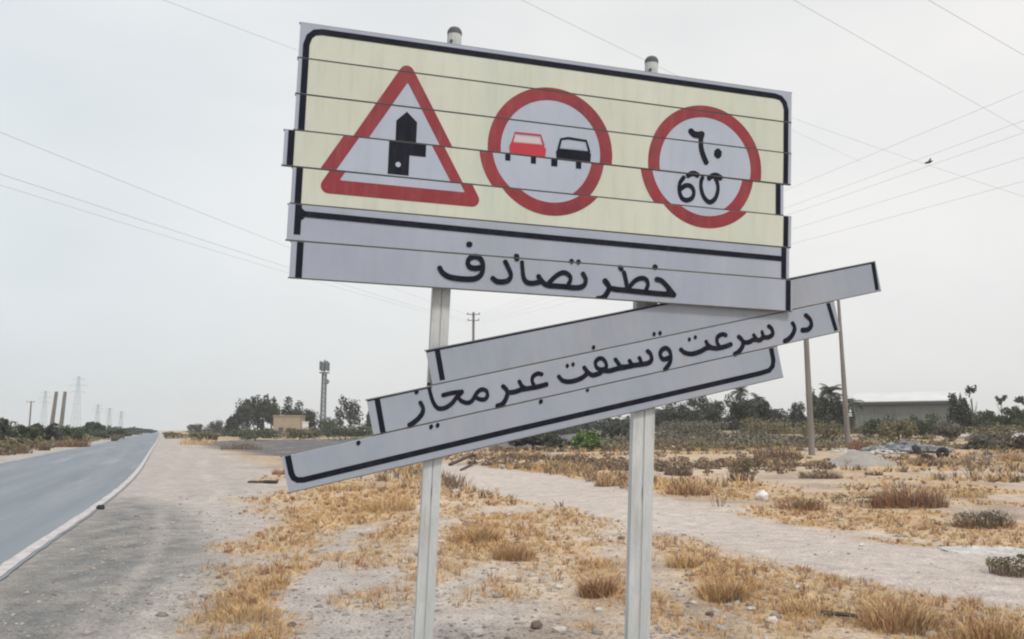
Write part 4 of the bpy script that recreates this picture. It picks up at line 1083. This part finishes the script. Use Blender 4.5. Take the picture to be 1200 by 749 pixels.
def pole(name, px, dist, top_py, r0, r1, label, lean=(0, 0), cat='utility pole', arms=0, m='wood_pole', base=None):
    p = at(px, dist); H = zat(top_py, dist) - p.z
    root = empty(name, p, label, cat)
    mb = MB(); mb.tube([(0, 0, -.3), (lean[0] * .5, lean[1] * .5, H * .5), (lean[0], lean[1], H)], [r0, (r0 + r1) / 2, r1], 10); mb.build('shaft', M[m], root)
    for k in range(arms):
        z = H * (1 - .012) - .9 * k - .12
        mb = MB(); hw = .95 if k == 0 else .85
        mb.box(lean[0] - hw, lean[0] + hw, -r1 - .12, -r1 - .01, z - .06, z + .06); ca = mb.build('cross_arm', M[m], root)
        for s_ in (-hw + .08, hw - .08):
            mb = MB(); mb.tube([(lean[0] + s_, -r1 - .06, z + .06), (lean[0] + s_, -r1 - .06, z + .16), (lean[0] + s_, -r1 - .06, z + .30)], [.03, .09, .06], 8); mb.build('insulator', M['porcelain'], ca)
    return root, H
pA, HA = pole('utility_pole', 950, 51.0, 372, .20, .15, 'nearer bare utility pole, left of two, rising behind the right end of the hanging board')
pB, HB = pole('utility_pole', 993, 68.0, 352, .24, .12, 'taller farther utility pole, right of two, beside the end of the hanging board', lean=(-.15, 0))
pC, HC_ = pole('utility_pole', 554, 118.0, 366, .24, .18, 'far utility pole with two cross arms, showing in the gap between the two boards', arms=2)
pD, HD = pole('leaning_pole', 59, 112.0, 459, .30, .22, 'left one of two thick brownish poles across the road', lean=(.45, 0), cat='pole')
pE, HE = pole('leaning_pole', 70.5, 114.0, 459, .30, .22, 'right one of two thick brownish poles across the road', lean=(.30, 0), cat='pole')
pole('utility_pole', 34, 190.0, 470, .22, .16, 'thin grey pole left of the two thick leaning poles', arms=1)

# overhead wires: one end far off at the poles, the other overhead beside the road
def wire(p0, p1, sag, label, r=.012, group=None):
    p0, p1 = Vector(p0), Vector(p1); pts = []
    for k in range(25):
        t = k / 24; p = p0.lerp(p1, t); p.z -= sag * 4 * t * (1 - t); pts.append(p)
    mb = MB(); mb.tube(pts, r * .44, 5)
    return tag(mb.build('overhead_wire', M['cable'], None), label, 'wire', group)
def sp(px, py, dist):
    d = ray(px, py); k = dist / d.y; return Vector((d.x * k, dist, EYE + d.z * k))
topC = Vector((at(554, 118).x, 118, zat(369, 118)))
wire(sp(-260, 50, 24), topC + Vector((-.9, 0, 0)), .25, 'highest wire on the left of the sign, slanting down to the far pole', r=.020)
wire(sp(-260, 118, 24), topC + Vector((-.9, 0, -.9)), .3, 'middle wire on the left of the sign', r=.021)
wire(sp(-260, 136, 25), topC + Vector((-.9, .3, -1.2)), .3, 'lowest wire on the left of the sign', r=.017)
wire(sp(60, -50, 22), sp(520, 120, 60), .1, 'wire crossing the top left corner of the sky toward the sign', r=.014)
wire(sp(520, -45, 22), sp(1010, 190, 60), .12, 'wire slanting down behind the right half of the sign top', r=.013)
wire(sp(860, -40, 22), sp(1420, 275, 70), .1, 'faint wire slanting down from the top edge right of the sign', r=.013)
wire(sp(1040, -28, 20), sp(1420, 190, 50), .05, 'wire crossing the top right corner of the sky', r=.013)
for k, (y0, y1, lb) in enumerate(((238, 116, 'uppermost of the wires rising to the right edge'), (258, 150, 'second of the wires rising to the right edge, counted from above'), (272, 166, 'third of the wires rising to the right edge, carrying the small bird'),
                                  (292, 196, 'fourth of the wires rising to the right edge'), (306, 222, 'lowest of the wires rising to the right edge'))):
    a_ = sp(1420, y1 - (y0 - y1) * 220 / 270 * 1.02, 30); 
    wire(a_, topC + Vector((.9, 0, -.35 * k)), .15 + .02 * k, lb, r=.0145)
wire(sp(900, 128, 60), sp(1420, 300, 40), .2, 'faint wire slanting down to the right below the top right wires', r=.016)

# a bird on the wing near the wires
bp_ = sp(1088, 190, 40)
bird = MB(); bird.tube([(-.22, 0, -.07), (-.1, 0, -.04), (.05, 0, .0), (.17, 0, .05), (.24, 0, .07)], [.01, .05, .065, .04, .008], 8)
bird.add([(-.02, -.02, .03), (.08, -.02, .04), (-.02, -.36, .10), (-.08, -.3, .08)], [(0, 1, 2, 3)])
bird.add([(-.02, .02, .03), (.08, .02, .04), (-.02, .36, .12), (-.08, .3, .09)], [(3, 2, 1, 0)])
bo = bird.build('bird', M['rubber'], None); bo.location = bp_
tag(bo, 'small dark bird flying between the wires right of the sign', 'bird')

# ------------------------------------------------------------------ rubble, mound, tyres, litter
def heap(name, px, py, wpx, hpx, n, m, label, cat, seed, flatn=.6, size=(.15, .5)):
    rr = random.Random(seed); p = g(px, py); d = p.y; w = wpx / 950 * d / 2; h = hpx / 950 * d
    mb = MB()
    for k in range(n):
        q = rr.uniform(0, 6.28); r = math.sqrt(rr.random()); x, y = math.cos(q) * r * w, math.sin(q) * r * w * .8
        s_ = rr.uniform(*size); mb.rock((x, y, h * (1 - r) * .85 * rr.random()), s_, s_ * rr.uniform(.6, 1), s_ * flatn, seed * 100 + k, .3)
    o = mb.build(name, M[m], None); o.location = p
    return tag(o, label, cat)
heap('rubble_heap', 1062, 528, 100, 12, 420, 'rubble_grey', 'bluish-grey heap of rubble behind the black tyres', 'rubble', 1, .6, (.08, .34))
heap('rubble_heap', 1035, 531, 48, 6, 110, 'rubble_white', 'small white rubble patch left of the black tyres', 'rubble', 2, .4, (.06, .22))
heap('rubble_heap', 990, 530, 44, 5, 90, 'rubble_white', 'small white rubble patch between the feet of the two utility poles', 'rubble', 3, .4, (.06, .22))
heap('rubble_heap', 1172, 515, 90, 9, 80, 'rubble_white', 'long white rubble band at the right edge, in the distance', 'rubble', 4, .4, (.3, .8))
heap('lime_patch', 1160, 646, 84, 3, 260, 'rubble_white', 'white crumbly patch on the ground by the track at the right edge', 'rubble', 5, .18, (.05, .16))
p = g(1008, 545); r_ = 52 / 950 * p.y; hh = 15 / 950 * p.y
mv, mf = [(0, 0, hh)], []
for i in range(1, 9):
    for k in range(28):
        q = 2 * math.pi * k / 28; rr_ = r_ * i / 8
        z = hh * (0.5 + 0.5 * math.cos(math.pi * i / 8)) * (1 + .2 * (float(fbm(np.array([k * .7]), np.array([i * .9]), 2)[0]) - .5)) - (.1 if i == 8 else 0)
        mv.append((math.cos(q) * rr_, math.sin(q) * rr_ * .8, z))
for k in range(28): mf.append((0, 1 + k, 1 + (k + 1) % 28))
for i in range(7):
    for k in range(28): mf.append((1 + i * 28 + k, 1 + (i + 1) * 28 + k, 1 + (i + 1) * 28 + (k + 1) % 28, 1 + i * 28 + (k + 1) % 28))
mo = link('earth_mound', make_mesh('earth_mound', mv, mf, M['mound_earth'], smooth=True)); mo.location = p
tag(mo, 'low smooth grey mound of earth below the utility poles', 'mound')
def tyre(px, py, lay, label):
    p = g(px, py); v, f = [], []; R_, r_ = .22, .15; n, m_ = 20, 8
    for i in range(n):
        for k in range(m_):
            a_, b_ = 2 * math.pi * i / n, 2 * math.pi * k / m_
            v.append(((R_ + r_ * math.cos(b_)) * math.cos(a_), (R_ + r_ * math.cos(b_)) * math.sin(a_), r_ * math.sin(b_)))
    for i in range(n):
        for k in range(m_): f.append((i * m_ + k, ((i + 1) % n) * m_ + k, ((i + 1) % n) * m_ + (k + 1) % m_, i * m_ + (k + 1) % m_))
    o = link('discarded_tyre', make_mesh('discarded_tyre', v, f, M['rubber'], smooth=True))
    o.location = p + Vector((0, 0, .30 if lay > .5 else .14)); o.rotation_euler = (lay, .1, px)
    return tag(o, label, 'tyre')
tyre(1105, 537, 1.2, 'black tyre, right one of three lumps in front of the grey rubble')
tyre(1088, 539, .3, 'black tyre lying flat, middle one of three lumps in front of the grey rubble')
tyre(1075, 533, .9, 'black tyre, left one of three lumps in front of the grey rubble')

p = g(895, 586); mb = MB()
for k in range(7): mb.rock((random.uniform(-.10, .10), random.uniform(-.05, .05), .04 + .08 * random.random()), .12, .09, .10, 900 + k, .35)
o = mb.build('white_rag', M['rag'], None, smooth=True); o.location = p; tag(o, 'crumpled white rag on the ground beyond the track', 'rag')
# fallen dark boards and sticks
def stick(name, pts_px, r, label, cat, m='dark_wood', lift=.03):
    P = [g(*q) + Vector((0, 0, lift + (q[2] if len(q) > 2 else 0))) if len(q) == 2 else g(q[0], q[1]) + Vector((0, 0, q[2])) for q in pts_px]
    mb = MB(); mb.tube([q - P[0] for q in P], [r * (1 - .5 * k / len(P)) for k in range(len(P))], 6)
    o = mb.build(name, M[m], None); o.location = P[0]; return tag(o, label, cat)
stick('fallen_branch', [(962, 722), (985, 724), (1010, 727), (1042, 735)], .022, 'thin dark fallen branch in front of the tall tussock, lower right', 'branch')
stick('fallen_branch', [(527, 546, .05), (540, 545, .22), (553, 544, .42), (558, 543, .30), (553, 547, .1), (540, 552, .03)], .075, 'dark hooked branch lying right of the thin sign post, at the edge of the track', 'branch')
p = g(308, 566); mb = MB(); mb.box(-.42, .42, -.12, .12, .0, .05); mb.box(.05, .47, -.16, .02, .051, .09); o = mb.build('fallen_board', M['dark_wood'], None); o.location = p; o.rotation_euler = (0.05, .02, -.1)
tag(o, 'short dark board lying on the gravel left of the hanging sign', 'board')
p = g(118, 597); mb = MB(); mb.rock((0, 0, .03), .10, .08, .07, 77, .3); o = mb.build('dark_stone', M['rubber'], None); o.location = p
tag(o, 'dark stone sitting against the white edge line of the road', 'stone')
for px, py, s_, lb in ((628, 736, .075, 'brown clod of earth at the bottom edge between the sign posts'), (832, 721, .05, 'small dark clod right of the thick sign post near the bottom edge'),
                       (339, 666, .05, 'small dark stone on bare ground, left of the thin sign post'), (342, 734, .05, 'small black stone near the bottom edge, lower left'), (256, 678, .05, 'dark reddish stone at the edge of the dark gravel'), (728, 632, .07, 'dark stone by the track just left of the thick post')):
    p = g(px, py); mb = MB(); mb.rock((0, 0, s_ * .25), s_ * .8, s_ * .65, s_ * .45, int(px), .35); o = mb.build('clod', M['clod_earth'], None); o.location = p; tag(o, lb, 'stone')
rs = random.Random(12)
for px, py in ((518, 636), (655, 741), (702, 716), (935, 690), (560, 745), (744, 690), (812, 708), (880, 715), (598, 604), (432, 622), (1010, 640), (905, 730), (475, 660), (655, 690)):
    p = g(px, py); s_ = rs.uniform(.035, .07); mb = MB(); mb.rock((0, 0, s_ * .3), s_, s_ * rs.uniform(.6, .9), s_ * .6, int(px + py), .3)
    o = mb.build('pale_stone', M['pale_stone'], None); o.location = p; tag(o, 'small pale stone lying loose on the dry ground', 'stone', 'small pale stones scattered on the dry ground')

# gravel: thousands of pebbles as one piece of stuff
def scatter(n, fn, d0=3.6, d1=30.0, half=40):
    out = []
    while len(out) < n:
        m_ = n * 2
        dd = d0 * (d1 / d0) ** _rng.rand(m_); aa = np.radians((_rng.rand(m_) * 2 - 1) * half)
        x, y = np.sin(aa) * dd, np.cos(aa) * dd
        keep = _rng.rand(m_) < fn(x, y)
        out += list(zip(x[keep], y[keep]))
    return np.array(out[:n])
def fn_peb(x, y):
    rd = seg_dist(x, y, ROAD_R, True)
    return np.where(rd > .35, .35 + .4 * smooth(.45, .6, fbm(x * .9, y * .9, 3)), 0) * (1 - .93 * poly_mask(x, y, TRACK, .2))
def pebbles(name, pts, smin, smax, m):
    base = MB(); base.rock((0, 0, 0), 1, 1, .65, 5, .25); bv = np.array([tuple(v) for v in base.v]); bf = np.array(base.f)
    n = len(pts); z = terrain(pts[:, 0], pts[:, 1]); s_ = smin + (smax - smin) * _rng.rand(n) ** 3
    q = _rng.rand(n) * 6.28; st = .7 + .6 * _rng.rand(n, 1)
    X = (bv[None, :, 0] * np.cos(q)[:, None] - bv[None, :, 1] * np.sin(q)[:, None]) * s_[:, None] * st + pts[:, 0:1]
    Y = (bv[None, :, 0] * np.sin(q)[:, None] + bv[None, :, 1] * np.cos(q)[:, None]) * s_[:, None] + pts[:, 1:2]
    Z = bv[None, :, 2] * s_[:, None] + (z + s_ * .15)[:, None]
    V = np.stack([X, Y, Z], -1).reshape(-1, 3); F = (bf[None] + (np.arange(n) * 12)[:, None, None]).reshape(-1, 3)
    me = bpy.data.meshes.new(name); me.vertices.add(len(V)); me.vertices.foreach_set('co', V.ravel()); me.loops.add(F.size); me.loops.foreach_set('vertex_index', F.ravel().astype(np.int32))
    me.polygons.add(len(F)); me.polygons.foreach_set('loop_start', (np.arange(len(F)) * 3).astype(np.int32)); me.update(calc_edges=True); me.materials.append(m)
    return tag(link(name, me), kind='stuff')
pebbles('gravel', scatter(16000, fn_peb, 3.6, 17), .005, .022, M['pebble'])

pebbles('loose_stones', scatter(900, fn_peb, 4.0, 22), .015, .05, M['pebble'])
# dry grass between the countable tussocks
def grass_stuff(name, n, per, fn, h0, h1, m, d1, seed, wid):
    rr = np.random.RandomState(seed); pts = scatter(n, fn, 3.8, d1, 39)
    z = terrain(pts[:, 0], pts[:, 1]); dist = np.hypot(pts[:, 0], pts[:, 1])
    C_ = np.repeat(np.column_stack([pts, z]), per, 0); D = np.repeat(dist, per); N_ = len(C_)
    H = np.repeat(h0 + (h1 - h0) * rr.rand(n) ** 2, per) * (.5 + .7 * rr.rand(N_))
    q = rr.rand(N_) * 6.283; k = rr.rand(N_) * H * .45; root = C_ + np.column_stack([np.cos(q) * k, np.sin(q) * k, np.full(N_, -.01)])
    ln = H * (.2 + .9 * rr.rand(N_)); dx, dy = np.cos(q + rr.randn(N_) * .7) * ln, np.sin(q + rr.randn(N_) * .7) * ln
    wq = rr.rand(N_) * 3.14; w = np.maximum(wid, .00032 * D); wv = np.column_stack([np.cos(wq) * w, np.sin(wq) * w, np.zeros(N_)])
    mid = root + np.column_stack([dx * .35, dy * .35, H * .65]); tip = root + np.column_stack([dx, dy, H])
    V = np.stack([root - wv, root + wv, mid + wv * .8, mid - wv * .8, tip], 1).reshape(-1, 3)
    b = np.arange(N_)[:, None] * 5
    q4 = (b + np.array([[0, 1, 2, 3]])).ravel(); t3 = (b + np.array([[3, 2, 4]])).ravel()
    me = bpy.data.meshes.new(name); me.vertices.add(len(V)); me.vertices.foreach_set('co', V.ravel())
    me.loops.add(7 * N_); me.loops.foreach_set('vertex_index', np.concatenate([q4, t3]).astype(np.int32))
    me.polygons.add(2 * N_); me.polygons.foreach_set('loop_start', np.concatenate([np.arange(N_) * 4, 4 * N_ + np.arange(N_) * 3]).astype(np.int32))
    me.update(calc_edges=True); me.materials.append(m)
    return tag(link(name, me), kind='stuff')
fg = lambda x, y: grassmask(x, y) ** 1.5
grass_stuff('dry_grass', 11500, 11, fg, .015, .10, M['dry_straw'], 26, 1, .0016)
grass_stuff('dry_weeds', 2600, 12, fg, .03, .13, M['rust_stems'], 30, 2, .0018)
def fscr(x, y):
    rd = seg_dist(x, y, ROAD_R, True)
    f = smooth(.47, .6, fbm(x * .13 + 9, y * .35, 4)) * smooth(6, 9, rd) * (1 - poly_mask(x, y, SIDE, 1)) * (1 - poly_mask(x, y, TRACK, .3))
    return f * smooth(16, 26, np.hypot(x, y))
def scr(name, n, per, h0, h1, m, seed):
    global scatter
    rr_sc = scatter
    scatter = lambda n_, fn_, a_, b_, c_: rr_sc(n_, fn_, 16, 120, 40)
    grass_stuff(name, n, per, fscr, h0, h1, m, 0, seed, .01)
    scatter = rr_sc
scr('brown_scrub', 2600, 12, .10, .42, M['brown_stems'], 5)
scr('pale_scrub', 2200, 12, .10, .35, M['dry_straw'], 6)

# low scrub in the middle distance: a mass nobody could count
def scrub_mass(name, n, per, m, d0, d1, a0, a1, h0, h1, seed, thr, rdmin=9):
    rr = np.random.RandomState(seed); P = []
    while len(P) < n:
        k = n * 3; dd = d0 * (d1 / d0) ** rr.rand(k); aa = np.radians(a0 + (a1 - a0) * rr.rand(k)); x, y = np.sin(aa) * dd, np.cos(aa) * dd
        rd = seg_dist(x, y, ROAD_R, True); off = np.where(rd > 0, rd, -(rd + ROAD_W) * rdmin / 2.2)
        ok = (off > rdmin) & (fbm(x * .05 + seed, y * .12, 3) > thr) & (poly_mask(x, y, SIDE, .5) < .1) & (poly_mask(x, y, TRACK, .3) < .1)
        P += list(zip(x[ok], y[ok]))
    P = np.array(P[:n]); z = terrain(P[:, 0], P[:, 1]); H = h0 + (h1 - h0) * rr.rand(n) ** 1.6
    C_ = np.repeat(np.column_stack([P, z]), per, 0); Hh = np.repeat(H, per); N_ = len(C_)
    q = rr.rand(N_) * 6.283; k = np.sqrt(rr.rand(N_)) * Hh * 1.1
    C_ = C_ + np.column_stack([np.cos(q) * k, np.sin(q) * k, rr.rand(N_) * Hh * (1 - .5 * k / Hh)])
    s_ = Hh * .16 + .03
    a = rr.randn(N_, 3); a /= np.linalg.norm(a, axis=1)[:, None]; t = np.cross(a, rr.randn(N_, 3)); t /= np.linalg.norm(t, axis=1)[:, None]
    a *= s_[:, None]; t *= s_[:, None] * .5
    V = np.stack([C_ - a, C_ + t, C_ + a, C_ - t], 1).reshape(-1, 3)
    me = bpy.data.meshes.new(name); me.vertices.add(len(V)); me.vertices.foreach_set('co', V.ravel()); me.loops.add(4 * N_)
    me.loops.foreach_set('vertex_index', np.arange(4 * N_).astype(np.int32)); me.polygons.add(N_); me.polygons.foreach_set('loop_start', (np.arange(N_) * 4).astype(np.int32))
    me.update(calc_edges=True); me.materials.append(m); return tag(link(name, me), kind='stuff')
scrub_mass('olive_scrub', 330, 60, M['olive_leaf'], 62, 150, -4, 40, .25, .9, 3, .53)
scrub_mass('grey_scrub', 520, 60, M['grey_green_leaf'], 78, 170, -4, 40, .4, 1.4, 8, .5)
scrub_mass('rusty_scrub', 260, 50, M['brown_stems'], 30, 75, -3, 21, .10, .42, 14, .56)
scrub_mass('brown_thicket', 300, 60, M['brown_stems'], 60, 110, -4, 40, .2, .7, 51, .55)
scrub_mass('far_treeline', 900, 110, M['dark_leaf'], 150, 330, -3, 40, 1.5, 4.2, 21, .40)
scrub_mass('horizon_scrub', 500, 80, M['dark_leaf'], 200, 600, -30, -3, 1.2, 3.2, 27, .45, 12)
scrub_mass('verge_scrub', 900, 60, M['olive_leaf'], 60, 300, -40, -25, .4, 1.5, 33, .35, 3)
scrub_mass('verge_weeds', 500, 50, M['brown_stems'], 45, 200, -40, -25, .2, .7, 39, .4, 3)

# ------------------------------------------------------------------ haze in the air
hz = MB(); hz.box(-2600, 2600, -2600, 2600, -3.5, 75.0)
hm = bpy.data.materials.new('haze'); hm.use_nodes = True
hn, hl = hm.node_tree.nodes, hm.node_tree.links
hn.clear()
ho = hn.new('ShaderNodeOutputMaterial'); hv = hn.new('ShaderNodeVolumePrincipled')
hv.inputs['Color'].default_value = (0.86, 0.90, 0.94, 1)
hv.inputs['Density'].default_value = 0.0004
hl.new(hv.outputs['Volume'], ho.inputs['Volume'])
tag(hz.build('haze', hm, None), kind='stuff')
